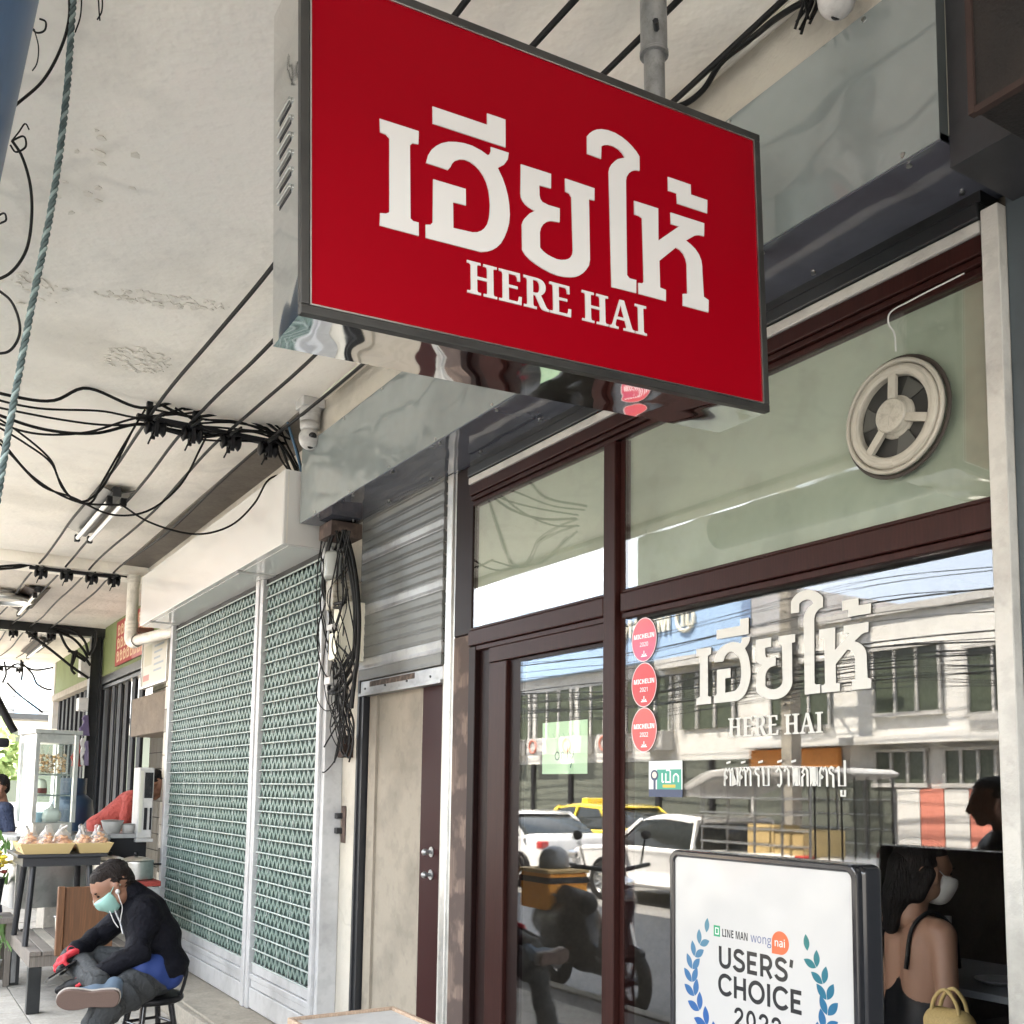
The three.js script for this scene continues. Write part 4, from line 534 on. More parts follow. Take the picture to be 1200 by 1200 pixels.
// ---------------- the man on the stool
{
  const o = thing('person', 'man in dark jacket and green mask bent over a phone on a stool', 'person', [-5.52, 0, 0.95]);
  const torso = [[[-5.63, 0.57, 0.92], [-5.47, 0.57, 0.92], 0.125, 0.125], [[-5.55, 0.6, 0.91], [-5.55, 0.72, 0.91], 0.125, 0.118], [[-5.60, 0.72, 0.915], [-5.60, 0.84, 0.97], 0.105, 0.1], [[-5.50, 0.72, 0.915], [-5.50, 0.84, 0.97], 0.105, 0.1], [[-5.69, 0.865, 1.0], [-5.42, 0.865, 0.995], 0.068, 0.068], [[-5.55, 0.87, 0.99], [-5.55, 0.93, 1.045], 0.07, 0.056]];
  const armL = [[[-5.42, 0.855, 0.995], [-5.345, 0.675, 1.035], 0.058, 0.048], [[-5.345, 0.675, 1.035], [-5.41, 0.585, 1.19], 0.048, 0.034]], armR = [[[-5.69, 0.855, 1.0], [-5.80, 0.71, 1.13], 0.058, 0.046], [[-5.80, 0.71, 1.13], [-5.66, 0.66, 1.265], 0.046, 0.034]];
  const legL = [[[-5.45, 0.55, 0.93], [-5.24, 0.47, 1.19], 0.088, 0.062], [[-5.24, 0.47, 1.19], [-5.30, 0.09, 1.32], 0.058, 0.042]], legR = [[[-5.65, 0.55, 0.93], [-5.76, 0.6, 1.25], 0.088, 0.064], [[-5.76, 0.6, 1.25], [-5.3, 0.555, 1.22], 0.058, 0.042]];
  const head = headAt(o, [-5.53, 0.985, 1.135], 0.06, 0.62, m.skin, M([0.011, 0.007, 0.0055], 0.6, { specularIntensity: 0.4, bumpMap: rep(hairB, 0.12), bumpScale: 0.006 }), { mask: m.mask, scale: 0.94 });
  wpart(o, 'body', [blob([...torso, ...armL, ...armR, ...legL, ...legR].map(([a, b, r, q]) => [a, b, r - 0.012, q - 0.008]), 0.012, 0.03), head], m.skin);
  const sleeves = folds(blob([...grow(armL, 0.01), ...grow(armR, 0.01), [[-5.36, 0.665, 1.05], [-5.385, 0.62, 1.13], 0.052, 0.046], [[-5.345, 0.68, 1.03], [-5.35, 0.66, 1.05], 0.06, 0.056], [[-5.395, 0.605, 1.165], [-5.41, 0.588, 1.19], 0.047, 0.043], [[-5.39, 0.79, 1.0], [-5.375, 0.74, 1.015], 0.068, 0.06], [[-5.36, 0.71, 1.03], [-5.355, 0.695, 1.03], 0.06, 0.058]], 0.008, 0.01), 0.008, 17);
  wpart(o, 'jacket', [sleeves, folds(blob([...grow(torso, 0.014), [[-5.44, 0.74, 1.02], [-5.38, 0.7, 1.05], 0.05, 0.045], [[-5.42, 0.84, 0.98], [-5.4, 0.8, 1.0], 0.07, 0.06], [[-5.53, 0.9, 0.985], [-5.53, 0.95, 1.045], 0.075, 0.068], [[-5.47, 0.585, 0.89], [-5.6, 0.585, 0.89], 0.135, 0.135]], 0.0095, 0.024, [[[0, 0.56, 0.9], [0, -1, 0.35], 0.012]]), 0.009, 14)], m.jacket);
  wpart(o, 'trousers', folds(blob([...grow(legL, 0.012), ...grow(legR, 0.012), [[-5.63, 0.55, 0.92], [-5.47, 0.55, 0.92], 0.118, 0.118], [[-5.25, 0.45, 1.17], [-5.29, 0.41, 1.16], 0.06, 0.05], [[-5.38, 0.5, 1.02], [-5.3, 0.47, 1.1], 0.088, 0.078], [[-5.3, 0.2, 1.3], [-5.31, 0.1, 1.33], 0.06, 0.065]], 0.01, 0.025), 0.007, 15), m.trousers);
  wpart(o, 'shirt_hem', blob([[[-5.40, 0.59, 0.94], [-5.42, 0.545, 0.86], 0.085, 0.07], [[-5.42, 0.54, 0.86], [-5.5, 0.52, 0.82], 0.06, 0.05], [[-5.37, 0.6, 1.0], [-5.4, 0.57, 0.92], 0.06, 0.07]], 0.009, 0.02), m.blue);
  const gl = wpart(o, 'glove', [handAt([-5.415, 0.582, 1.2], [-0.35, -0.28, 1], [0.75, 0.75, 0.2], 1, 0.75), rod(V(-5.40, 0.592, 1.165), V(-5.418, 0.578, 1.215), 0.041, 0.036, 20)], m.gloveRed), gr = wpart(o, 'glove', [handAt([-5.655, 0.655, 1.275], [0.5, -0.35, 0.85], [-0.3, 0.9, 0.3], -1, 0.75), rod(V(-5.68, 0.668, 1.245), V(-5.65, 0.653, 1.285), 0.041, 0.036, 20)], m.gloveRed);
  wpart(o, 'glove_palm', [blob([[[-5.43, 0.555, 1.235], [-5.47, 0.515, 1.32], 0.03, 0.026], [[-5.47, 0.53, 1.31], [-5.5, 0.5, 1.36], 0.022, 0.02]], 0.006, 0.02)], m.black); wpart(o, 'glove_palm', [blob([[[-5.63, 0.62, 1.3], [-5.58, 0.58, 1.345], 0.028, 0.024]], 0.006, 0.02)], m.black);
  // the crossed foot: sole turned to the viewer, and the planted foot
  const soleOut = curvy([[-0.125, 0], [-0.115, 0.036], [-0.06, 0.042], [0.0, 0.036], [0.06, 0.046], [0.115, 0.044], [0.145, 0.018], [0.145, -0.018], [0.11, -0.044], [0.05, -0.046], [0, -0.034], [-0.06, -0.036], [-0.11, -0.032]], 3);
  const soleM = new THREE.Matrix4().makeRotationFromEuler(new THREE.Euler(0.12, Math.PI / 2 - 0.3, -0.02, 'YXZ'));
  const flip = soleOut.map(([x, y]) => [-x, y]).reverse();
  const shoeU = blob([[[0.09, 0, -0.05], [0.01, 0, -0.05], 0.04, 0.046], [[0.01, 0, -0.045], [-0.1, 0, -0.03], 0.046, 0.034], [[0.075, 0.0, -0.05], [0.085, 0.02, -0.11], 0.044, 0.046]], 0.006, 0.02);
  { const g = extr(flip, 0.024, 0.004); const mid = extr(flip.map(([x, y]) => [x * 1.03, y * 1.06]), 0.014, 0.003); wpart(o, 'midsole', mid.translate(0, 0, -0.012).applyMatrix4(soleM).translate(-5.19, 0.507, 1.265), M([0.3, 0.27, 0.24], 0.8)); wpart(o, 'shoe_sole', g.applyMatrix4(soleM).translate(-5.19, 0.507, 1.265), M([0.11, 0.07, 0.055], 0.85, { side: THREE.DoubleSide, map: rep(fabT, 0.08) })); wpart(o, 'shoe', shoeU.applyMatrix4(soleM).translate(-5.19, 0.507, 1.265), m.canvasBlue); }
  wpart(o, 'shoe', blob([[[-5.3, 0.06, 1.31], [-5.27, 0.045, 1.45], 0.05, 0.038]], 0.007, 0.02), m.canvasBlue);
  wpart(o, 'earphone', [ball(-5.437, 0.968, 1.125, 0.011, 0.013, 0.011), tube([V(-5.436, 0.962, 1.125), V(-5.425, 0.93, 1.115), V(-5.43, 0.89, 1.1), V(-5.45, 0.84, 1.1), V(-5.46, 0.8, 1.1)], 0.0026, 24, 5), tube([V(-5.5, 0.905, 1.17), V(-5.48, 0.87, 1.15), V(-5.46, 0.82, 1.13), V(-5.45, 0.79, 1.11)], 0.0026, 24, 5)], m.white);
  wpart(o, 'zip', tube([V(-5.5, 0.9, 1.13), V(-5.475, 0.86, 1.12), V(-5.455, 0.81, 1.1), V(-5.43, 0.76, 1.09)], 0.0055, 20, 5), m.steelDull);
  single('phone', bx(-0.038, 0.038, -0.005, 0.005, -0.078, 0.078, 0.004).applyMatrix4(new THREE.Matrix4().makeRotationFromEuler(new THREE.Euler(0.5, 0.25, 0.35))).translate(-5.53, 0.585, 1.35), m.blackGloss, 'dark phone held in the red gloved hands of the seated man', 'phone');
  single('bag_strap', tube([V(-5.42, 0.62, 0.79), V(-5.41, 0.57, 0.775), V(-5.41, 0.5, 0.785), V(-5.42, 0.44, 0.8)], 0.009, 20, 5), m.black, 'black strap dangling behind the seated man', 'strap');
  const s = thing('stool', 'black metal stool with rungs under the seated man', 'stool', [-5.52, 0, 0.92]);
  part(s, 'seat', lathe([[0, 0.44], [0.15, 0.44], [0.16, 0.43], [0.16, 0.415], [0.15, 0.405], [0, 0.405]], 28), m.black);
  for (let i = 0; i < 4; i++) { const a = i * Math.PI / 2 + 0.55; part(s, 'leg', rod(V(0.1 * Math.cos(a), 0.41, 0.1 * Math.sin(a)), V(0.18 * Math.cos(a), 0, 0.18 * Math.sin(a)), 0.016, 0.013, 10), m.blackGloss); }
  for (const [y, r] of [[0.3, 0.122], [0.22, 0.138]]) for (let i = 0; i < 4; i++) { const a = i * Math.PI / 2 + 0.55, b = a + Math.PI / 2; part(s, 'rung', rod(V(r * Math.cos(a), y, r * Math.sin(a)), V(r * Math.cos(b), y, r * Math.sin(b)), 0.008, 0.008, 8), m.blackGloss); }
}
// ---------------- the other people down the arcade
function standing(label, base, turn, opt) {
  const o = thing('person', label, 'person', base, opt.group, turn), h = opt.h ?? 1.65, k = h / 1.65, S = (a) => a.map((v) => v * k), lean = opt.lean ?? 0, drop = opt.drop ?? 0;
  const U = (x, y, z) => { const dy = y - 0.92; return S([x, 0.92 - drop + dy * Math.cos(lean) - z * Math.sin(lean), z * Math.cos(lean) + dy * Math.sin(lean)]); };
  const tor = [[U(-0.08, 0.95, 0), U(0.08, 0.95, 0), 0.115, 0.115], [U(-0.05, 1.0, 0), U(-0.07, 1.28, 0), 0.105, 0.1], [U(0.05, 1.0, 0), U(0.07, 1.28, 0), 0.105, 0.1], [U(-0.14, 1.34, -0.01), U(0.14, 1.34, -0.01), 0.06, 0.06]], arms = [], fore = [], hands = [];
  for (const s of [-1, 1]) { const e = opt.reach ? U(s * 0.2, 1.1, 0.16) : U(s * 0.23, 1.07, -0.03), w = opt.reach ? U(s * 0.14, 1.0, 0.36) : U(s * 0.24, 0.86, 0.08); arms.push([U(s * 0.17, 1.33, 0), e, 0.052, 0.042]); fore.push([e, w, 0.04, 0.028]); const d = V(w[0] - e[0], w[1] - e[1], w[2] - e[2]).normalize(); hands.push(handAt(w, [d.x, d.y, d.z], [s, 0.2, 0.1], -s, 0.5)); }
  const legs = [-1, 1].flatMap((s) => [[S([s * 0.09, 0.9 - drop, 0]), S([s * 0.1, 0.48, 0.03 + drop * 0.6]), 0.085, 0.06], [S([s * 0.1, 0.48, 0.03 + drop * 0.6]), S([s * 0.1, 0.07, -0.03]), 0.056, 0.04]]);
  const hc = U(0, 1.55, 0.03), put = (n, g, mt) => part(o, n, g, mt), hl = opt.headPitch ?? 0.1, W = o.position.clone();
  o.position.set(0, 0, 0); const head = headAt(o, hc, 0, lean * 0.6 + hl, opt.skin ?? m.skin, opt.hair ?? m.hair, opt); o.position.copy(W);
  put('body', [blob([...tor, ...arms, ...fore, ...legs].map(([a, b, r, q]) => [a, b, r - 0.006, q - 0.002]), 0.014, 0.03), head, ...hands], opt.skin ?? m.skin);
  put('shirt', folds(blob([...(opt.straps ? grow(tor.slice(0, 1), 0.008).concat([[U(-0.05, 1.0, 0), U(-0.05, 1.16, 0.01), 0.113, 0.1], [U(0.05, 1.0, 0), U(0.05, 1.16, 0.01), 0.113, 0.1]]) : grow(tor, 0.008)), ...(opt.sleeve ? grow(arms.map(([a, b, r, q]) => [a, [lerp(a[0], b[0], 0.75), lerp(a[1], b[1], 0.75), lerp(a[2], b[2], 0.75)], r, q]), 0.01) : [])], 0.012, 0.03), opt.straps ? 0.002 : 0.006, 16), opt.shirt);
  if (opt.straps) for (const s of [-1, 1]) put('shoulder_strap', tube([U(s * 0.09, 1.2, 0.11), U(s * 0.1, 1.34, 0.085), U(s * 0.1, 1.41, 0.0), U(s * 0.1, 1.36, -0.08), U(s * 0.09, 1.2, -0.11)].map((a) => V(...a)), 0.008, 24, 6), opt.shirt);
  put('trousers', blob([...grow(legs, 0.008), [S([-0.07, 0.93 - drop, 0]), S([0.07, 0.93 - drop, 0]), 0.118, 0.118]], 0.014, 0.03), opt.pants ?? m.dark);
  for (const s of [-1, 1]) put('shoe', blob([[S([s * 0.1, 0.045, -0.03]), S([s * 0.11, 0.035, 0.12]), 0.045, 0.035]], 0.01, 0.02), m.dark);
  if (opt.collar) put('collar', tor4(hc, k), opt.collar);
  return o;
}
function tor4(c, k) { return tor(0.07 * k, 0.016).rotateX(Math.PI / 2 - 0.3).translate(c[0], c[1] - 0.16 * k, c[2] - 0.03); }
standing('man in a navy shirt with pale collar at the left edge', [-11, 0, 1.16], -0.4 + Math.PI * 0.25, { h: 1.54, shirt: m.navyShirt, sleeve: true, collar: m.white, pants: m.navyShirt });
standing('person in a red shirt bending over behind the snack counter', [-9.7, 0.26, 0.48], Math.PI * 0.9, { h: 1.62, lean: 0.8, drop: 0.08, shirt: m.cloth, sleeve: true, reach: true });
// ================================================================== the shop next door and what stands before it
struct('wall_next_door', [bx(-14.3, -9.3, 2.9, 3.56, -0.5, -0.3), bx(-18.9, -14.55, 2.96, 3.52, -0.5, -0.3)], m.neighbourGreen);
struct('doorway_next_door', [bx(-14.3, -9.0, 0, 2.9, -1.6, -1.5), bx(-18.9, -14.5, 0, 2.95, -0.7, -0.5)], m.dado);
struct('far_end_wall', bx(-18.95, -18.55, 2.4, 3.52, -0.5, -0.28), m.cream);
{
  const t = thing('tiled_wall', 'beige tiled wall seen inside the open shop next door', 'wall', [-11.5, 0.9, -1]);
  const g = bx(-0.095, 0.095, -0.095, 0.095, 0, 0.012, 0.003); const a = []; for (let i = 0; i < 22; i++) for (let j = 0; j < 14; j++) a.push(g.clone().translate(-13.6 + i * 0.2, 0.2 + j * 0.2, -0.82));
  wpart(t, 'backing', bx(-13.75, -9.2, 0.0, 2.95, -0.9, -0.82), m.joint); wpart(t, 'tiles', a, m.tileWall).userData.kind = 'stuff';
  const c = thing('steel_column', 'dark steel column with small white boxes and cables under the far steel beam', 'column', [-14.43, 0, -0.22]);
  wpart(c, 'shaft', [bx(-14.51, -14.36, 0, 3.46, -0.16, -0.145), bx(-14.51, -14.36, 0, 3.46, -0.295, -0.28), bx(-14.44, -14.43, 0, 3.46, -0.28, -0.16)], m.gunmetal); wpart(c, 'box', bx(-14.5, -14.3, 2.9, 3.15, -0.14, -0.02, 0.01), m.white); wpart(c, 'box', bx(-14.5, -14.3, 2.45, 2.62, -0.14, -0.02, 0.01), m.white);
  single('steel_beam', [bx(-14.56, -14.38, 3.44, 3.46, -0.35, 2.78), bx(-14.48, -14.46, 3.46, 3.6, -0.35, 2.78)], m.gunmetal, 'dark steel beam crossing the far ceiling above the column', 'beam');
  const r = thing('folding_shutter', 'dark folded steel shutters at the side of the open shop next door', 'shutter', [-13.2, 0, -0.35]); for (let i = 0; i < 11; i++) { const p = wpart(r, 'shutter_leaf', bx(-14.25 + i * 0.2, -14.07 + i * 0.2, 0.05, 2.78, i % 2 ? -0.42 : -0.36, i % 2 ? -0.4 : -0.34, 0.004), i == 1 ? m.gunmetal : i % 3 ? m.shutterDark : m.dark); } wpart(r, 'track', [bx(-14.3, -9.4, 2.8, 2.9, -0.44, -0.28), bx(-14.3, -9.4, 2.74, 2.78, -0.4, -0.3)], m.gunmetal);
  const r2 = thing('closed_shutter', 'closed dark ribbed shutter of the farthest shop under a green wall', 'shutter', [-16.5, 0, -0.35]); for (let i = 0; i < 20; i++) wpart(r2, 'rib', bx(-18.5 + i * 0.2, -18.33 + i * 0.2, 0.02, 2.86, -0.46, i % 2 ? -0.4 : -0.36, 0.006), i % 4 ? m.shutterDark : m.dark); wpart(r2, 'track', bx(-18.6, -14.52, 2.86, 2.955, -0.46, -0.26), m.dado);
  const signT = canvasTex(256, 128, (x, w, h) => { x.fillStyle = '#a8261c'; x.fillRect(0, 0, w, h); x.fillStyle = '#c9817f'; x.fillRect(130, 82, 126, 46); x.strokeStyle = '#e9c9a0'; x.lineWidth = 6; for (let r = 0; r < 3; r++) for (let i = 0; i < 9; i++) { x.beginPath(); const X = 14 + i * 26, Y = 14 + r * 38; x.arc(X + 4, Y + 4, 5, 0, 6); x.moveTo(X, Y + 6); x.lineTo(X + 2, Y + 26); x.lineTo(X + 15, Y + 24); x.lineTo(X + 14, Y + 2); x.stroke(); } });
  const bn = thing('red_banner', 'red shop banner with Thai lettering on the green wall', 'banner', [-12.4, 2.95, -0.28]); const b2 = bx(-0.95, 0.95, 0, 0.55, 0, 0.015); { const u = b2.attributes.uv, p = b2.attributes.position; for (let i = 0; i < u.count; i++) u.setXY(i, (p.getX(i) + 0.95) / 1.9, p.getY(i) / 0.55); } part(bn, 'cloth', b2, M([0.6, 0.6, 0.6], 0.7, { map: signT }));
  const wsT = canvasTex(256, 160, (x, w, h) => { x.fillStyle = '#cfc8b4'; x.fillRect(0, 0, w, h); x.fillStyle = '#8f9aa2'; for (let i = 0; i < 5; i++) x.fillRect(120, 34 + i * 20, 100 - (i * 17) % 50, 7); x.fillStyle = '#b9b08f'; x.fillRect(20, 24, 78, 70); x.fillStyle = '#b4553a'; x.fillRect(10, 124, 66, 20); x.fillStyle = '#6d7f95'; x.fillRect(120, 14, 110, 9); });
  const ws = thing('menu_board', 'pale menu board fixed beside the metal grille above the open shop', 'sign', [-9.95, 2.45, -0.02]); const g2 = bx(-0.5, 0.5, 0, 0.46, 0, 0.03); { const u = g2.attributes.uv, p = g2.attributes.position; for (let i = 0; i < u.count; i++) u.setXY(i, p.getX(i) + 0.5, p.getY(i) / 0.46); } part(ws, 'panel', g2, M([0.6, 0.6, 0.6], 0.4, { map: wsT })); part(ws, 'frame', [bx(-0.52, 0.52, -0.02, 0, -0.005, 0.04), bx(-0.52, 0.52, 0.46, 0.48, -0.005, 0.04), bx(0.5, 0.52, 0, 0.46, -0.005, 0.04), bx(-0.52, -0.5, 0, 0.46, -0.005, 0.04)], m.alu);
  single('shop_lintel', bx(-11.4, -9.3, 2.0, 2.4, -0.4, -0.1, 0.01), M([0.22, 0.18, 0.14], 0.9, { map: rep(concT, 1) }), 'bare plaster lintel below the pale menu board', 'lintel');
  const tp = thing('tiled_pier', 'narrow grey tiled pier with a loose cable beside the metal grille', 'pier', [-9.2, 0, 0]); wpart(tp, 'core', bx(-9.5, -8.9, 0.1, 2.8, -0.4, -0.012), m.joint); for (let j = 0; j < 13; j++) for (const i of [0, 1]) wpart(tp, 'tile', bx(-9.5 + i * 0.3, -9.206 + i * 0.3, 0.12 + j * 0.206, 0.32 + j * 0.206, -0.012, 0.0, 0.004), j % 3 ? m.tileWall : m.dado);
  wpart(tp, 'cable', tube([V(-9.2, 2.1, 0.02), V(-9.25, 1.9, 0.03), V(-9.1, 1.8, 0.03), V(-9.2, 1.6, 0.02), V(-9.15, 1.3, 0.02), V(-9.2, 1.15, 0.02)], 0.01, 30, 5), m.rubber);
}
// white cabinet hung on the pier
{
  const c = thing('white_cabinet', 'white metal cabinet with a dark glass front hung beside the metal grille', 'cabinet', [-8.95, 1.06, 0.27]);
  part(c, 'case', [bx(-0.1, 0.12, 0, 0.58, -0.06, 0.06, 0.01), bx(-0.11, 0.14, -0.03, 0.0, -0.07, 0.07, 0.006)], m.white); part(c, 'window', bx(0.12, 0.124, 0.33, 0.54, -0.05, 0.015), m.blackGloss); part(c, 'side_strip', bx(0.12, 0.126, 0.05, 0.55, 0.026, 0.05), M([0.5, 0.5, 0.42], 0.5)); part(c, 'outlet', bx(0.12, 0.126, 0.07, 0.25, -0.015, 0.01), m.dark); part(c, 'outlet', bx(0.12, 0.126, 0.07, 0.25, -0.05, -0.035), m.dark);
}
// counter, pots
{
  const c = thing('counter', 'dark counter behind the snack trays with pale tubs on it', 'counter', [-9.0, 0, 0.5]); wpart(c, 'top', bx(-9.3, -8.85, 1.06, 1.1, 0.22, 0.78, 0.006), m.steelDull); wpart(c, 'body', bx(-9.28, -8.87, 0.05, 1.058, 0.24, 0.76), m.dark);
  const tub = thing('tub', 'pale round plastic tub on the dark counter, the larger one', 'tub', [-8.95, 1.1, 0.5]); part(tub, 'bowl', lathe([[0, 0], [0.06, 0], [0.085, 0.09], [0.09, 0.095], [0.08, 0.1], [0, 0.09]], 20), m.white); part(tub, 'lid', lathe([[0, 0.112], [0.088, 0.105], [0.09, 0.098], [0, 0.098]], 20), m.steelDull); const t2 = copyOf(tub, 'tub', 'pale plastic tub on the dark counter, the smaller one near the white cabinet', [-8.95, 1.1, 0.37]); t2.scale.setScalar(0.72);
  const st = thing('pot_stand', 'low red-topped stand holding two steel pots', 'stand', [-8.05, 0, 0.52]); part(st, 'top', bx(-0.25, 0.22, 0.76, 0.8, -0.17, 0.24, 0.008), m.cloth); for (const [x, z] of [[-0.22, -0.14], [0.19, -0.14], [-0.22, 0.21], [0.19, 0.21]]) part(st, 'leg', bx(x - 0.02, x + 0.02, 0, 0.758, z - 0.02, z + 0.02, 0.004), m.dark); part(st, 'cloth', bx(0.215, 0.222, 0.52, 0.758, -0.16, 0.0), m.steelDull);
  const pot = thing('cooking_pot', 'shallow lidded steel pot nearest the grille on the red stand', 'pot', [-8.0, 0.8, 0.5]); part(pot, 'body', lathe([[0, 0], [0.115, 0], [0.125, 0.01], [0.125, 0.13], [0.13, 0.135], [0.122, 0.14], [0, 0.14]], 32), m.steel); part(pot, 'lid', lathe([[0, 0.175], [0.06, 0.165], [0.12, 0.145], [0.128, 0.14], [0, 0.14]], 32), m.steel); part(pot, 'knob', ball(0, 0.185, 0, 0.018), m.black); for (const s of [-1, 1]) part(pot, 'handle', tor(0.03, 0.006, 16, 6).rotateX(1.57).translate(0, 0.11, s * 0.15), m.black);
  copyOf(pot, 'cooking_pot', 'shallow lidded steel pot farther left on the red stand', [-8.12, 0.8, 0.66]);
}
// platform, table with trays, wooden board
{
  const p = thing('platform', 'low weathered wooden platform on square dark legs', 'platform', [-8.08, 0, 0.9]); for (let i = 0; i < 9; i++) part(p, 'plank', bx(-0.61, 0.61, 0.37, 0.4, -0.36 + i * 0.08, -0.287 + i * 0.08, 0.004), i % 3 ? m.greyTimber : m.dado); part(p, 'apron', [bx(0.55, 0.6, 0.3, 0.368, -0.35, 0.35), bx(-0.6, -0.55, 0.3, 0.368, -0.35, 0.35), bx(-0.55, 0.55, 0.3, 0.368, 0.3, 0.35)], m.greyTimber); for (const [x, z] of [[0.56, 0.31], [-0.56, 0.31], [0.56, -0.31], [-0.56, -0.31]]) part(p, 'leg', bx(x - 0.04, x + 0.04, 0, 0.299, z - 0.04, z + 0.04, 0.006), m.gunmetal);
  const t = thing('side_table', 'tall black table with splayed legs standing on the platform', 'table', [-8.05, 0.4, 1.04]); part(t, 'top', [bx(-0.32, 0.32, 0.59, 0.615, -0.29, 0.29, 0.006), bx(-0.28, 0.28, 0.53, 0.588, -0.25, 0.25)], m.darkMetal); for (const [x, z] of [[-1, -1], [-1, 1], [1, -1], [1, 1]]) part(t, 'leg', rod(V(x * 0.23, 0.55, z * 0.18), V(x * 0.31, 0, z * 0.21), 0.024, 0.02, 8), m.darkMetal);
  const tray = thing('snack_tray', 'yellow cardboard snack tray on the black table, the larger left one', 'tray', [-7.98, 1.015, 1.14]);
  const sheet = (a, b, c, d, q = 0.006) => { const e1 = V(...b).sub(V(...a)), e2 = V(...d).sub(V(...a)), nn = e1.clone().cross(e2).normalize().multiplyScalar(q), P = [a, b, c, d].map((v) => V(...v)), Q = P.map((v) => v.clone().add(nn)), g = new THREE.BufferGeometry(), f = []; const quad = (w, x, y, z) => f.push(w, x, y, w, y, z); quad(...P); quad(Q[3], Q[2], Q[1], Q[0]); for (let i = 0; i < 4; i++) quad(P[i], Q[i], Q[(i + 1) % 4], P[(i + 1) % 4]); g.setFromPoints(f); g.computeVertexNormals(); return metric(g); };
  const trayG = (hx, hz) => [bx(-hx, hx, 0, 0.008, -hz, hz), sheet([hx, 0, -hz], [hx, 0, hz], [hx + 0.03, 0.07, hz + 0.03], [hx + 0.03, 0.07, -hz - 0.03]), sheet([-hx, 0, -hz], [-hx, 0, hz], [-hx - 0.03, 0.07, hz + 0.03], [-hx - 0.03, 0.07, -hz - 0.03]), sheet([-hx, 0, hz], [hx, 0, hz], [hx + 0.03, 0.07, hz + 0.03], [-hx - 0.03, 0.07, hz + 0.03]), sheet([-hx, 0, -hz], [hx, 0, -hz], [hx + 0.03, 0.07, -hz - 0.03], [-hx - 0.03, 0.07, -hz - 0.03])];
  part(tray, 'tray_body', trayG(0.22, 0.14), m.card); const tr2 = thing('snack_tray', 'yellow cardboard snack tray on the black table, the smaller right one', 'tray', [-7.98, 1.015, 0.83]); part(tr2, 'tray_body', trayG(0.2, 0.09), m.card);
  const where = ['leftmost', 'second from the left', 'middle', 'second from the right', 'rightmost'];
  [[-7.92, 1.24], [-7.88, 1.13], [-7.9, 1.03], [-7.88, 0.89], [-7.86, 0.79]].forEach(([x, z], i) => {
    const b = thing('snack_bag', 'clear plastic bag of brown snacks on the yellow trays, ' + where[i] + ' of five', 'snack bag', [x, 1.024, z]); const bl = []; for (let k = 0; k < 60; k++) { const a = rr(0, 6.28), r = Math.sqrt(rnd()) * 0.06; bl.push(ball(r * Math.cos(a), 0.022 + rnd() * 0.115 * (1 - r / 0.09), r * Math.sin(a), 0.017, 0.012, 0.02, 7, 5)); } part(b, 'snacks', bl, M([0.5 + 0.1 * rnd(), 0.28, 0.12], 0.6)); part(b, 'plastic', blob([[[0, 0.06, 0], [0, 0.09, 0], 0.076, 0.058], [[0, 0.13, 0], [rr(-0.02, 0.02), 0.17, rr(-0.02, 0.02)], 0.014, 0.02]], 0.008, 0.04), m.bag); part(b, 'knot', tube([V(0, 0.12, 0), V(0.014, 0.15, 0.012), V(0.03, 0.18, rr(-0.03, 0.03))], 0.009, 8, 5), m.white);
  });
  const w = thing('wooden_panel', 'brown wooden panel with a batten standing behind the seated man', 'panel', [-7.38, 0.38, 0.94]); part(w, 'panel', bx(-0.012, 0.012, 0.0, 0.44, -0.18, 0.13, 0.004), m.timber); part(w, 'batten', bx(-0.02, 0.03, 0.0, 0.445, 0.132, 0.175, 0.005), m.timber); 
  const cr = thing('plastic_tub', 'small yellow plastic tub on the wooden platform behind the panel', 'tub', [-7.95, 0.4, 0.98]); part(cr, 'body', lathe([[0, 0], [0.05, 0], [0.06, 0.16], [0.066, 0.165], [0.06, 0.17], [0.045, 0.02], [0, 0.02]], 20), m.cream2); part(cr, 'rim', tor(0.063, 0.006).rotateX(1.57).translate(0, 0.165, 0), m.white);
}
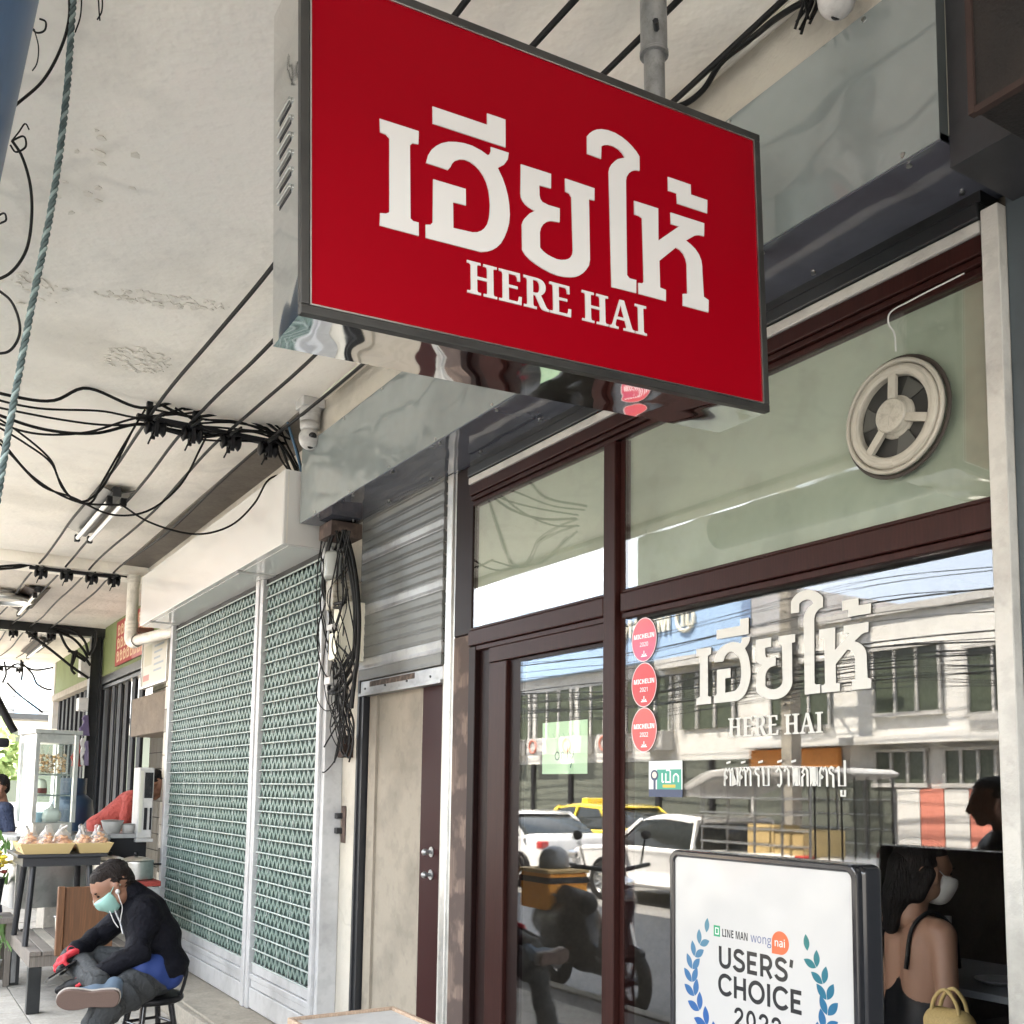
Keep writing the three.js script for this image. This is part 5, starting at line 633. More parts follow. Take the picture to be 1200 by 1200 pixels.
// steel cart with the glass cabinet
{
  const c = thing('food_cart', 'stainless steel food cart under the glass snack cabinet', 'cart', [-8.95, 0, 0.95], undefined, 0.14);
  part(c, 'top', bx(-0.4, 0.36, 1.06, 1.1, -0.34, 0.36, 0.006), m.steelDull); part(c, 'front_panel', bx(0.3, 0.33, 0.56, 1.058, -0.32, 0.34, 0.004), m.steel); part(c, 'side_panel', bx(-0.36, 0.298, 0.56, 1.058, 0.315, 0.335), m.steel); part(c, 'shelf', bx(-0.36, 0.32, 0.28, 0.31, -0.32, 0.33), m.dark); for (const [x, z] of [[0.3, 0.31], [-0.34, 0.31], [0.3, -0.31], [-0.34, -0.31]]) part(c, 'leg', bx(x - 0.018, x + 0.018, 0.02, 0.558, z - 0.018, z + 0.018, 0.004), m.steelDull);
  const g = thing('glass_cabinet', 'tall glass display cabinet with bagged snacks on its shelf, on the steel cart', 'cabinet', [-8.82, 1.1, 1.03], undefined, 0.16), H = 0.8, w = 0.145, d = 0.2;
  part(g, 'base', bx(-d, d, 0, 0.1, -w, w, 0.006), m.alu); for (const [x, z] of [[-d, -w], [-d, w], [d, -w], [d, w]]) part(g, 'post', bx(x - 0.016, x + 0.016, 0.1, H - 0.02, z - 0.016, z + 0.016, 0.003), m.alu); part(g, 'roof', [bx(-d - 0.02, d + 0.03, H - 0.02, H + 0.012, -w - 0.035, w + 0.03, 0.004), bx(-d, d, H - 0.09, H - 0.022, -w, w)], m.alu);
  part(g, 'pane', bx(d - 0.003, d + 0.001, 0.102, H - 0.092, -w + 0.018, w - 0.018), m.clearGlass); part(g, 'pane', bx(-d + 0.018, d - 0.018, 0.102, H - 0.092, w - 0.003, w + 0.001), m.clearGlass); for (const y of [0.3, 0.46]) part(g, 'shelf', bx(-d + 0.02, d - 0.02, y, y + 0.012, -w + 0.02, w - 0.02), m.steelDull);
  ['left', 'middle', 'right'].forEach((n, i) => { const b = thing('bagged_snacks', 'clear bag of brown fried snacks in the glass cabinet, ' + n + ' of three', 'snack bag', [-8.72, 1.572, 1.1 - i * 0.075]); const bl = []; for (let k = 0; k < 40; k++) bl.push(ball(rr(-0.03, 0.03), rr(0.012, 0.15), rr(-0.028, 0.028), 0.013, 0.01, 0.015, 6, 4)); part(b, 'snacks', bl, m.snack); part(b, 'plastic', blob([[[0, 0.03, 0], [0, 0.13, 0], 0.042, 0.04], [[0, 0.17, 0], [0, 0.2, 0], 0.012, 0.02]], 0.008, 0.03), m.bag); });
  const t = thing('food_bag', 'round bag of pale dough in the bottom of the glass cabinet', 'bag', [-8.72, 1.2, 1.0]); part(t, 'contents', blob([[[0, 0.05, -0.02], [0, 0.05, 0.02], 0.055, 0.055], [[0, 0.1, 0], [0, 0.13, 0.0], 0.02, 0.012]], 0.008, 0.02), m.white); const t2 = thing('basin', 'pale blue basin in the bottom left of the glass cabinet', 'basin', [-8.74, 1.2, 1.1]); part(t2, 'bowl', lathe([[0, 0], [0.04, 0], [0.06, 0.07], [0.064, 0.075], [0.05, 0.07], [0, 0.02]], 20), M([0.35, 0.5, 0.62], 0.4));
  const jar = thing('snack_jar', 'cream covered jar on the lower shelf of the glass cabinet', 'jar', [-8.76, 1.412, 1.09]); part(jar, 'pot', lathe([[0, 0], [0.05, 0], [0.055, 0.06], [0.05, 0.1], [0.03, 0.12], [0, 0.125]], 18), m.cream2); part(jar, 'red_label', lathe([[0.0555, 0.01], [0.0565, 0.04], [0.0555, 0.05]], 18), m.cloth);
  const gc = thing('gas_cylinder', 'dark blue gas cylinder behind the glass cabinet', 'gas cylinder', [-10.2, 0.55, 0.62]); const st = thing('cylinder_stand', 'low concrete block stand under the blue gas cylinder', 'stand', [-10.2, 0, 0.62]); part(st, 'block', bx(-0.22, 0.22, 0, 0.55, -0.22, 0.22, 0.01), m.concrete); part(st, 'cap', bx(-0.24, 0.24, 0.5, 0.548, -0.24, 0.24, 0.01), m.dado);
  part(gc, 'body', lathe([[0, 0.02], [0.15, 0.03], [0.18, 0.08], [0.185, 0.12], [0.185, 0.7], [0.17, 0.8], [0.1, 0.86], [0, 0.88]], 32), m.gasBlue); part(gc, 'collar', [lathe([[0.1, 0.84], [0.115, 0.86], [0.115, 1.0], [0.105, 1.0], [0.105, 0.86]], 24)], m.gasBlue); part(gc, 'valve', [rod(V(0, 0.87, 0), V(0, 0.97, 0), 0.025), bx(-0.02, 0.1, 0.93, 0.97, -0.02, 0.02, 0.005)], m.steel); part(gc, 'foot_ring', lathe([[0.15, 0], [0.16, 0], [0.16, 0.06], [0.15, 0.06]], 24), m.gasBlue);
}
// hanging cloths, flowers, buckets
{
  const h = thing('hanging_cloths', 'red and purple cloths hung on the dark shutter behind the gas cylinder', 'cloth', [-13.3, 2.2, -0.2]); const cl = (px, py0, py1, w, mt) => { const a = onX(px, py0, -13.2), b = onX(px - 2, py1, -13.2), p = []; for (let j = 0; j <= 6; j++) { const t = j / 6; p.push([lerp(a.z, b.z, t) - w * (0.4 + 0.6 * t), lerp(a.y, b.y, t)]); } for (let j = 6; j >= 0; j--) { const t = j / 6; p.push([lerp(a.z, b.z, t) + w * (0.3 + 0.7 * t) + 0.02 * Math.sin(j * 2), lerp(a.y, b.y, t)]); } wpart(h, 'cloth', extr(p, 0.03, 0.006).rotateY(-Math.PI / 2).translate(-13.2, 0, 0), mt); };
  cl(101, 838, 862, 0.06, M([0.09, 0.07, 0.13], 0.9)); cl(91, 866, 898, 0.06, m.cloth); cl(97, 865, 897, 0.04, m.white); cl(102, 868, 897, 0.04, M([0.13, 0.11, 0.17], 0.9));
  const b = thing('flower_bucket', 'bucket of yellow and red flowers at the left edge', 'flowers', [-8.75, 0.5, 1.42]); part(b, 'bucket', lathe([[0, 0], [0.1, 0], [0.13, 0.28], [0.136, 0.285], [0.12, 0.27], [0, 0.03]], 20), m.dark); part(b, 'bench', [bx(-0.2, 0.2, -0.04, 0, -0.2, 0.2), bx(0.14, 0.18, -0.5, -0.04, -0.18, -0.14), bx(-0.18, -0.14, -0.5, -0.04, -0.18, -0.14), bx(0.14, 0.18, -0.5, -0.04, 0.14, 0.18), bx(-0.18, -0.14, -0.5, -0.04, 0.14, 0.18)], m.greyTimber);
  const fl = (n, mt, y0, y1, s) => { const g = []; for (let i = 0; i < n; i++) { const a = rr(0, 6.28), r = rr(0.02, 0.15); g.push(ball(r * Math.cos(a), rr(y0, y1), r * Math.sin(a), s, s * 0.6, s, 7, 5)); } part(b, 'blooms', g, mt).userData.kind = 'stuff'; }; fl(40, m.yellow, 0.36, 0.5, 0.03); fl(24, m.cloth, 0.26, 0.36, 0.026);
  const lf = []; for (let i = 0; i < 110; i++) { const a = rr(0, 6.28), r = rr(0.02, 0.15), y = rr(0.2, 0.62); lf.push(fin(new THREE.CircleGeometry(0.03, 5).scale(0.4, 2, 1).rotateX(rr(-0.8, 0.8)).rotateY(a).translate(r * Math.cos(a), y, r * Math.sin(a)))); } part(b, 'leaves', lf, M([0.1, 0.2, 0.05], 0.6, { side: THREE.DoubleSide })).userData.kind = 'stuff';
  const pl = thing('potted_plant', 'leafy potted plant on the ground at the left edge below the flowers', 'plant', [-8.62, 0, 1.4]); part(pl, 'pot', lathe([[0, 0], [0.08, 0], [0.11, 0.18], [0.115, 0.19], [0.1, 0.18], [0, 0.15]], 18), m.white); const l2 = []; for (let i = 0; i < 90; i++) { const a = rr(0, 6.28), r = rr(0.02, 0.17); l2.push(fin(new THREE.CircleGeometry(0.035, 5).scale(0.35, 2.2, 1).rotateX(rr(0.2, 1.2)).rotateY(a).translate(r * Math.cos(a), rr(0.2, 0.46), r * Math.sin(a)))); } part(pl, 'leaves', l2, M([0.2, 0.34, 0.12], 0.6, { side: THREE.DoubleSide })).userData.kind = 'stuff';
}
// ================================================================== the foot of the street seen past the arcade
function tree(label, x, z, h, r, n, mats) {
  const t = thing('street_tree', label, 'tree', [x, -0.1, z], 'trees along the street'); part(t, 'trunk', [rod(V(0, 0, 0), V(0.1, h * 0.55, 0.05), 0.14, 0.09, 10), rod(V(0.1, h * 0.5, 0.05), V(r * 0.4, h * 0.8, 0.2), 0.07, 0.03, 8), rod(V(0.08, h * 0.48, 0.05), V(-r * 0.4, h * 0.78, -0.3), 0.07, 0.03, 8)], M([0.12, 0.09, 0.06], 0.9));
  mats.forEach((mt, q) => { const leaf = fin(new THREE.CircleGeometry(0.075, 6).scale(0.6, 1.3, 1)), im = new THREE.InstancedMesh(leaf, mt, n); im.name = 'crown'; im.castShadow = im.receiveShadow = true; im.userData.kind = 'stuff'; const M4 = new THREE.Matrix4(), e = new THREE.Euler(), Q = new THREE.Quaternion(); for (let i = 0; i < n; i++) { const c = Math.floor(rnd() * 9), ca = c * 2.4 + q, cr = r * 0.6 * Math.sqrt((c + 1) / 9), a = rr(0, 6.28), u = rr(-1, 1), s = Math.cbrt(rnd()) * r * 0.5; e.set(rr(-2, 2), rr(-3, 3), rr(-2, 2)); Q.setFromEuler(e); M4.compose(V(cr * Math.cos(ca) + s * Math.cos(a) * Math.sqrt(1 - u * u), h * 0.72 + (c % 3 - 1) * r * 0.35 + s * u, cr * Math.sin(ca) + s * Math.sin(a) * Math.sqrt(1 - u * u)), Q, V(1, 1, 1).multiplyScalar(rr(0.7, 1.4))); im.setMatrixAt(i, M4); } t.add(im); });
}
tree('bushy green tree at the bright end of the arcade by the left edge', -25, 0.5, 2.9, 1.1, 2600, [m.leafPale, m.leaf]);
tree('pale green tree behind the first one at the far end of the street', -29, 0.6, 3.2, 1.3, 2400, [m.leafPale, m.leaf]);
{
  const b = thing('far_building', 'bright white building with fine horizontal bands beyond the arcade end', 'building', [-42, 0, 2]); part(b, 'wall', bx(-6, 0, -0.1, 12, -12, 14), m.acrylic); for (let i = 0; i < 14; i++) part(b, 'band', bx(0, 0.12, 4.2 + i * 0.5, 4.3 + i * 0.5, -12, 14), m.white); for (let i = 0; i < 4; i++) { const q = part(b, 'window', bx(0.0, 0.06, 0.8, 3.4, -10 + i * 4.5, -7 + i * 4.5), m.windowDark); } part(b, 'ledge', bx(0, 1.2, 3.8, 4.0, -12, 14), m.gunmetal); part(b, 'blue_panel', bx(0.121, 0.2, 3.9, 5.4, -4.9, -4.1), M([0.45, 0.62, 0.75], 0.5));
  const l = thing('street_lamp', 'dark curved street lamp arm at the left edge below the bright building', 'lamp', [-16, 2.2, 1.2]); wpart(l, 'pole', strand(-17, [[-14, 800], [0, 826], [10, 846], [17, 858]], 0.06), m.dark); wpart(l, 'lamp', [bx(-17.2, -16.9, 2.02, 2.16, 0.5, 0.66, 0.04)], m.dark);
}

// flaking paint on the ceiling and small things stuck to it
{
  const F = (cx, cy, n, sx, sy) => { const g = []; for (let i = 0; i < n; i++) { const u = rr(-1, 1), v = rr(-1, 1); if (u * u + v * v > 1) continue; const c = onY(cx + u * sx, cy + v * sy + u * sx * 0.12, 3.597), k = 3 + Math.floor(rnd() * 4), r = rr(0.006, 0.03) * (1.1 - 0.6 * Math.abs(u)); g.push(extr(Array.from({ length: k + 2 }, (_, q) => { const a = q / (k + 2) * 6.283, R = r * rr(0.5, 1.1); return [R * Math.cos(a), R * Math.sin(a)]; }), 0.002).rotateX(Math.PI / 2 + rr(-0.2, 0.2)).rotateZ(rr(-0.2, 0.2)).translate(c.x, c.y, c.z)); } return g; };
  const c = scene.getObjectByName('arcade_ceiling'); part(c, 'flaking_paint', [...F(160, 422, 170, 42, 14), ...F(190, 352, 110, 80, 8), ...F(40, 340, 50, 40, 20), ...F(120, 210, 20, 60, 60)], m.ceiling).userData.kind = 'stuff';
}
// ================================================================== award lightbox standing before the window
{
  const s = thing('award_lightbox', 'white award lightbox in a black case standing before the shop window', 'lightbox', [-1.765, 0, 0.38]);
  const x0 = -2.065, x1 = -1.468, y0 = 0.45, y1 = 1.352;
  wpart(s, 'case', bx(x0, x1, y0, y1, 0.345, 0.418, 0.02), m.blackGloss);
  const rim = (() => { const r = (a, b, c, d, q) => { const p = []; for (const [cx, cy, s0] of [[b - q, d - q, 0], [a + q, d - q, 1], [a + q, c + q, 2], [b - q, c + q, 3]]) for (let i = 0; i <= 6; i++) { const t = (s0 + i / 6) * Math.PI / 2; p.push([cx + q * Math.cos(t), cy + q * Math.sin(t)]); } return p; }; return extr(r(x0, x1, y0, y1, 0.026), 0.012, 0.004, [r(x0 + 0.016, x1 - 0.016, y0 + 0.016, y1 - 0.016, 0.016)]); })();
  wpart(s, 'rim', rim.translate(0, 0, 0.42), m.blackGloss);
  const W = x1 - x0 - 0.034, H = y1 - y0 - 0.034;
  const t = canvasTex(1130, Math.round(1130 * H / W), (x, w, h) => {
    const S = w / W, X = (v) => (v - x0 - 0.017) * S, Y = (v) => (y1 - 0.017 - v) * S;
    x.fillStyle = '#d6d5d3'; x.fillRect(0, 0, w, h);
    x.fillStyle = '#3da878'; x.fillRect(X(-1.907), Y(1.178), 0.022 * S, 0.026 * S); x.strokeStyle = '#fff'; x.lineWidth = 5; x.strokeRect(X(-1.901), Y(1.172), 0.01 * S, 0.014 * S);
    x.fillStyle = '#26282c'; x.font = '600 52px sans-serif'; x.textBaseline = 'alphabetic'; x.fillText('LINE MAN', X(-1.879), Y(1.154), 0.088 * S); x.fillStyle = '#5e6796'; x.font = '58px sans-serif'; x.fillText('wong', X(-1.783), Y(1.154), 0.066 * S);
    x.fillStyle = '#ee6a3a'; x.beginPath(); x.arc(X(-1.69), Y(1.163), 0.026 * S, 0, 7); x.fill(); x.beginPath(); x.moveTo(X(-1.716), Y(1.163)); x.lineTo(X(-1.716), Y(1.137)); x.lineTo(X(-1.69), Y(1.137)); x.fill(); x.fillStyle = '#fff'; x.font = '50px sans-serif'; x.fillText('nai', X(-1.709), Y(1.154), 0.038 * S);
    // geometric capitals drawn with a pen
    const u = S * 0.064; x.strokeStyle = '#17181b'; x.lineWidth = u * 0.17; x.lineCap = 'butt'; x.lineJoin = 'miter';
    const L = { U: [0.72, (p) => { p.moveTo(0.08, 1); p.lineTo(0.08, 0.36); p.bezierCurveTo(0.08, -0.02, 0.64, -0.02, 0.64, 0.36); p.lineTo(0.64, 1); }], S: [0.64, (p) => { p.moveTo(0.58, 0.8); p.bezierCurveTo(0.48, 1.0, 0.1, 0.98, 0.1, 0.73); p.bezierCurveTo(0.1, 0.46, 0.6, 0.58, 0.6, 0.28); p.bezierCurveTo(0.6, 0.0, 0.14, -0.02, 0.04, 0.22); }], E: [0.6, (p) => { p.moveTo(0.58, 0.92); p.lineTo(0.1, 0.92); p.lineTo(0.1, 0.08); p.lineTo(0.58, 0.08); p.moveTo(0.1, 0.51); p.lineTo(0.52, 0.51); }], R: [0.68, (p) => { p.moveTo(0.1, 0); p.lineTo(0.1, 0.92); p.lineTo(0.34, 0.92); p.bezierCurveTo(0.68, 0.92, 0.68, 0.4, 0.34, 0.4); p.lineTo(0.1, 0.4); p.moveTo(0.36, 0.42); p.lineTo(0.62, 0); }], "'": [0.22, (p) => { p.moveTo(0.12, 1); p.lineTo(0.07, 0.66); }], C: [0.78, (p) => { p.moveTo(0.74, 0.77); p.bezierCurveTo(0.54, 1.04, 0.06, 0.98, 0.06, 0.5); p.bezierCurveTo(0.06, 0.02, 0.54, -0.04, 0.74, 0.23); }], H: [0.74, (p) => { p.moveTo(0.1, 0); p.lineTo(0.1, 1); p.moveTo(0.64, 0); p.lineTo(0.64, 1); p.moveTo(0.1, 0.5); p.lineTo(0.64, 0.5); }], O: [0.9, (p) => { p.ellipse(0.45, 0.5, 0.38, 0.43, 0, 0, 6.2832); }], I: [0.22, (p) => { p.moveTo(0.1, 0); p.lineTo(0.1, 1); }], 2: [0.6, (p) => { p.moveTo(0.06, 0.68); p.bezierCurveTo(0.08, 1.02, 0.54, 1.0, 0.52, 0.68); p.bezierCurveTo(0.5, 0.46, 0.2, 0.28, 0.08, 0.08); p.lineTo(0.56, 0.08); }], 0: [0.62, (p) => { p.ellipse(0.3, 0.5, 0.24, 0.43, 0, 0, 6.2832); }] };
    const word = (txt, cx, base, hgt, gap, lw) => { const tot = [...txt].reduce((a, c) => a + L[c][0] * 1.12 + gap, -gap); let a = -tot / 2; for (const c of txt) { x.save(); x.translate(X(cx) + a * hgt * S, Y(base)); x.scale(hgt * S * 1.12, -hgt * S); x.lineWidth = lw; x.beginPath(); L[c][1](x); x.restore(); x.save(); x.lineWidth = lw * hgt * S; x.stroke(); x.restore(); a += L[c][0] * 1.12 + gap; } };
    word("USERS'", -1.77, 1.08, 0.0505, 0.16, 0.19); word('CHOICE', -1.76, 1.016, 0.0505, 0.14, 0.19); word('2022', -1.764, 0.953, 0.043, 0.24, 0.18);
    for (const s of [-1, 1]) for (let i = 0; i < 9; i++) { const q = i / 8, sx = -1.772 + s * (0.05 + 0.165 * Math.sin(0.5 + q * 1.9)), sy = 0.9 + q * 0.255, g0 = [38, 92, 170], g1 = s > 0 ? [22, 118, 118] : [88, 140, 160]; for (const side of [-1, 1]) { if (i == 8 && side * s > 0) continue; const ang = (0.5 + q * 1.9), dir = Math.atan2(1, s * 1.2 * Math.cos(ang)) + side * 0.6; x.save(); x.translate(X(sx), Y(sy)); x.rotate(-dir); x.fillStyle = 'rgb(' + g0.map((c, k) => Math.round(lerp(c, g1[k], q))).join(',') + ')'; const l = 0.05 * S * (1 - 0.25 * q), wd = l * 0.26; x.beginPath(); x.moveTo(4, 0); x.quadraticCurveTo(l * 0.5, -wd * 1.7, l, 0); x.quadraticCurveTo(l * 0.5, wd * 1.7, 4, 0); x.fill(); x.restore(); } }
  });
  const p = bx(-W / 2, W / 2, -H / 2, H / 2, -0.004, 0); { const u = p.attributes.uv, q = p.attributes.position; for (let i = 0; i < u.count; i++) u.setXY(i, q.getX(i) / W + 0.5, q.getY(i) / H + 0.5); }
  wpart(s, 'face', p.translate((x0 + x1) / 2, (y0 + y1) / 2, 0.43), M([0.48, 0.48, 0.48], 0.14, { map: t, normalMap: rep(waveN, 0.9), normalScale: new THREE.Vector2(0.05, 0.05) }));
  for (const x of [x0 + 0.06, x1 - 0.06]) wpart(s, 'leg', bx(x - 0.02, x + 0.02, 0.0, 0.449, 0.36, 0.4, 0.004), m.black); for (const x of [x0 + 0.06, x1 - 0.06]) wpart(s, 'foot', bx(x - 0.025, x + 0.025, 0.121, 0.14, 0.2, 0.36, 0.004), m.black);
}
// table in the foreground
{
  const t = thing('queue_table', 'white topped table with brown edging at the bottom of the picture', 'table', [-2.85, 0, 0.8]);
  wpart(t, 'top', bx(-3.285, -2.4, 0.72, 0.742, 0.635, 0.985), m.white); wpart(t, 'edging', [bx(-3.3, -3.286, 0.7, 0.752, 0.62, 1.0, 0.003), bx(-3.285, -2.4, 0.7, 0.752, 0.62, 0.634, 0.003), bx(-3.285, -2.4, 0.7, 0.752, 0.986, 1.0, 0.003)], M([0.5, 0.36, 0.25], 0.7, { map: rep(woodT, 0.3) })); for (const [x, z] of [[-3.26, 0.66], [-3.26, 0.96], [-2.44, 0.66], [-2.44, 0.96]]) wpart(t, 'leg', bx(x - 0.02, x + 0.02, 0, 0.699, z - 0.02, z + 0.02, 0.004), m.greyTimber);
}
// ================================================================== inside the shop
{
  const t = thing('dining_table', 'grey dining table just inside the shop window', 'table', [-2.75, 0.1, -1.85]); part(t, 'top', bx(-0.75, 0.8, 0.615, 0.645, -0.35, 0.35, 0.006), M([0.3, 0.31, 0.31], 0.25)); for (const [x, z] of [[-0.7, -0.3], [-0.7, 0.3], [0.75, -0.3], [0.75, 0.3]]) part(t, 'leg', bx(x - 0.02, x + 0.02, 0, 0.614, z - 0.02, z + 0.02), m.steelDull);
  const b = thing('sauce_bottle', 'clear bottle with a pale cap on the dining table inside the window', 'bottle', [-2.72, 0.746, -1.62]); part(b, 'body', lathe([[0, 0], [0.032, 0.0], [0.036, 0.01], [0.036, 0.11], [0.03, 0.14], [0.015, 0.19], [0.013, 0.23], [0, 0.23]], 22), M([0.25, 0.2, 0.15], 0.08, { transmission: 0.6, thickness: 0 })); part(b, 'label', lathe([[0.0365, 0.03], [0.0368, 0.08]], 22), m.paperGreen); part(b, 'cap', rod(V(0, 0.228, 0), V(0, 0.258, 0), 0.017, 0.017, 16), m.white);
  const p = thing('plate', 'round white plate on the dining table inside the window', 'plate', [-2.55, 0.746, -1.72]); part(p, 'rim', lathe([[0.05, 0.006], [0.1, 0.02], [0.104, 0.022], [0.1, 0.017], [0.06, 0.0]], 28), m.white); part(p, 'well', lathe([[0, 0.006], [0.052, 0.007], [0.058, 0.0], [0, 0]], 28), m.white);
  const g = thing('menu_sheet', 'pale laminated menu lying on the dining table by the seated woman', 'menu', [-2.95, 0.746, -1.7]); part(g, 'sheet', bx(-0.14, 0.14, 0, 0.004, -0.1, 0.1), m.white); part(g, 'print', bx(-0.1, 0.1, 0.0042, 0.006, -0.07, 0.02), m.steelDull);
  const q = thing('paper_bag', 'yellow carrier bag with two handles hanging below the dining table', 'bag', [-1.96, 0.6, -0.55]); const bagM = M([0.55, 0.4, 0.16], 0.7, { map: rep(fabT, 0.2) }); part(q, 'bag', blob([[[-0.05, 0.12, 0], [0.05, 0.12, 0], 0.07, 0.07], [[-0.035, 0.23, 0], [0.035, 0.23, 0], 0.045, 0.045]], 0.006, 0.04), bagM); for (const z of [-0.02, 0.02]) part(q, 'handle', tube([V(-0.05, 0.24, z), V(-0.035, 0.3, z), V(0, 0.33, z), V(0.035, 0.3, z), V(0.05, 0.24, z)], 0.006, 20, 6), bagM); part(q, 'stool_seat', bx(-0.16, 0.16, 0.0, 0.03, -0.16, 0.16, 0.01), m.dark); for (const [x, z] of [[-0.13, -0.13], [0.13, -0.13], [-0.13, 0.13], [0.13, 0.13]]) part(q, 'stool_leg', bx(x - 0.015, x + 0.015, -0.5, 0.0, z - 0.015, z + 0.015), m.dark);
  const w = standing('woman with bare shoulders in a black top and face mask inside the window', [-2.62, -0.36, -1.3], 2.75, { h: 1.66, shirt: m.black, straps: true, bun: true, skin: m.skinPale, mask: m.white, pants: m.dark });
  const v = standing('diner in a dark shirt reaching over the table inside', [-2.05, -0.36, -1.75], -1.9, { h: 1.66, shirt: m.dark, sleeve: true, reach: true, skin: m.skin, pants: m.dark });
  const st = thing('dining_stool', 'dark stool inside the shop under the woman', 'stool', [-2.62, 0.1, -1.3]); part(st, 'seat', bx(-0.16, 0.16, 0.4, 0.43, -0.16, 0.16, 0.01), m.dark); for (const [x, z] of [[-0.13, -0.13], [0.13, -0.13], [-0.13, 0.13], [0.13, 0.13]]) part(st, 'leg', bx(x - 0.015, x + 0.015, 0, 0.399, z - 0.015, z + 0.015), m.dark);
}
// ================================================================== the street outside, seen in the window
function vehicle(name, label, cat, pos, o) {              // front towards -x; o.body / o.glass / o.roof: outlines in x, y from front to rear
  const c = thing(name, label, cat, pos, undefined, o.turn ?? 0), w = o.w / 2, paint = o.paint, belt = o.belt, top = o.top;
  const soft = (pts, half, bev) => { const g = extr(curvy(pts, 3), half * 2 - 2 * bev, bev, [], 3); g.translate(0, 0, -half + bev); const p = g.attributes.position; for (let i = 0; i < p.count; i++) { const x = p.getX(i), y = p.getY(i), e = Math.pow(Math.abs(x) / (o.len / 2), 5), tp = y > belt ? 0.2 * (y - belt) / (top - belt) : 0.05 * Math.pow(Math.max(0, 0.5 - y) / 0.5, 2); p.setZ(i, p.getZ(i) * (1 - 0.13 * e) * (1 - tp)); } g.deleteAttribute('normal'); g.computeVertexNormals(); return metric(toCreasedNormals(g, 0.7)); };
  part(c, 'body', soft(o.body, w, 0.06), paint); part(c, 'windows', soft(o.glass, w - 0.015, 0.03), m.carGlass); part(c, 'roof', soft(o.roof, w - 0.01, 0.03), paint);
  for (const [x0, x1, y1] of o.pillars) for (const s of [-1, 1]) part(c, 'window_pillar', bar(V(x0, belt - 0.02, s * (w - 0.012)), V(x1, y1, s * (w - 0.012) * 0.83), 0.06, 0.05), paint);
  for (const x of o.wheels) for (const s of [-1, 1]) { const t = part(c, 'wheel', lathe([[0.2, -0.1], [0.29, -0.1], [0.31, -0.07], [0.31, 0.07], [0.29, 0.1], [0.2, 0.1]], 28).rotateX(Math.PI / 2), m.rubber); t.position.set(x, 0.31, s * (w - 0.1)); const r = part(t, 'rim', [lathe([[0.2, 0.1], [0.2, 0.06], [0.06, 0.05], [0.05, 0.09], [0, 0.09]], 28).rotateX(s * Math.PI / 2), ...[0, 1, 2, 3, 4, 5, 6].map((k) => bar(V(0.05, 0, s * 0.07), V(0.2, 0, s * 0.085), 0.03, 0.02).rotateZ(k * 0.9))], m.steel); part(c, 'wheel_arch', tor(0.36, 0.03, 24, 6).translate(x, 0.3, s * (w - 0.06)), m.black); }
  for (const s of [-1, 1]) { part(c, 'tail_light', bx(o.len / 2 - 0.2, o.len / 2 - 0.03, o.tailY, o.tailY + o.tailH, s * (w - 0.12) - 0.16, s * (w - 0.12) + 0.06, 0.03), m.tail); part(c, 'headlight', bx(-o.len / 2 + 0.03, -o.len / 2 + 0.3, 0.6, 0.74, s * (w - 0.14) - 0.14, s * (w - 0.14) + 0.05, 0.04), m.chrome); const mr = part(c, 'wing_mirror', bx(o.mirror, o.mirror + 0.12, belt, belt + 0.13, s * w - 0.02, s * w + 0.14 * s + 0.02, 0.03), paint); for (const x of o.doors) part(c, 'door_gap', bx(x - 0.006, x + 0.006, 0.32, belt - 0.02, s * (w - 0.01), s * (w + 0.001)), m.dark); for (const x of o.doors) part(c, 'door_handle', bx(x - 0.22, x - 0.07, belt - 0.13, belt - 0.1, s * w - 0.01, s * w + 0.012, 0.006), m.chrome); }
  part(c, 'bumper', bx(o.len / 2 - 0.12, o.len / 2 + 0.02, 0.24, 0.42, -w + 0.2, w - 0.2, 0.04), o.bumper ?? paint); part(c, 'number_plate', bx(o.len / 2 - 0.02, o.len / 2 + 0.006, o.plateY, o.plateY + 0.12, -0.2, 0.2, 0.004), m.cream2); return c;
}
const LOW = (o) => { for (const k of ['body', 'glass', 'roof']) o[k] = o[k].map(([x, y]) => [x, y * 0.84]); o.belt *= 0.84; o.top *= 0.84; o.pillars = o.pillars.map(([a, b, y]) => [a, b, y * 0.84]); return o; };
const SED = { len: 4.5, w: 1.76, belt: 0.92, top: 1.42, body: [[-2.24, 0.3], [-2.22, 0.62], [-2.0, 0.74], [-1.1, 0.88], [-0.9, 0.95], [0, 0.95], [1.4, 0.97], [1.7, 1.0], [2.18, 0.98], [2.24, 0.8], [2.23, 0.35], [2.1, 0.22], [0, 0.2], [-2.1, 0.2]], glass: [[-1.05, 0.9], [-0.35, 1.32], [0.0, 1.38], [0.9, 1.35], [1.65, 1.0], [1.6, 0.9], [0, 0.88]], roof: [[-0.45, 1.33], [0, 1.41], [0.6, 1.42], [1.02, 1.36], [0.9, 1.32], [0.3, 1.345], [-0.2, 1.34]], pillars: [[-1.05, -0.4, 1.35], [0.2, 0.25, 1.37], [1.62, 0.95, 1.36]], wheels: [-1.38, 1.36], tailY: 0.74, tailH: 0.15, mirror: -0.85, doors: [0.22, 1.15], plateY: 0.62 };
const sedan = vehicle('white_sedan', 'white sedan with red tail lights reflected in the glass door', 'car', [-16.3, -0.14, 7.9], { ...SED, paint: m.carWhite, turn: -0.06 }); sedan.scale.setScalar(0.9);
const taxi = vehicle('yellow_taxi', 'yellow taxi with a roof sign reflected behind the white sedan', 'taxi', [-16.4, -0.14, 10.0], { ...SED, paint: m.yellow }); taxi.scale.setScalar(0.98); part(taxi, 'roof_sign', bx(-0.1, 0.1, 1.4, 1.53, -0.4, 0.4, 0.02), m.yellow);
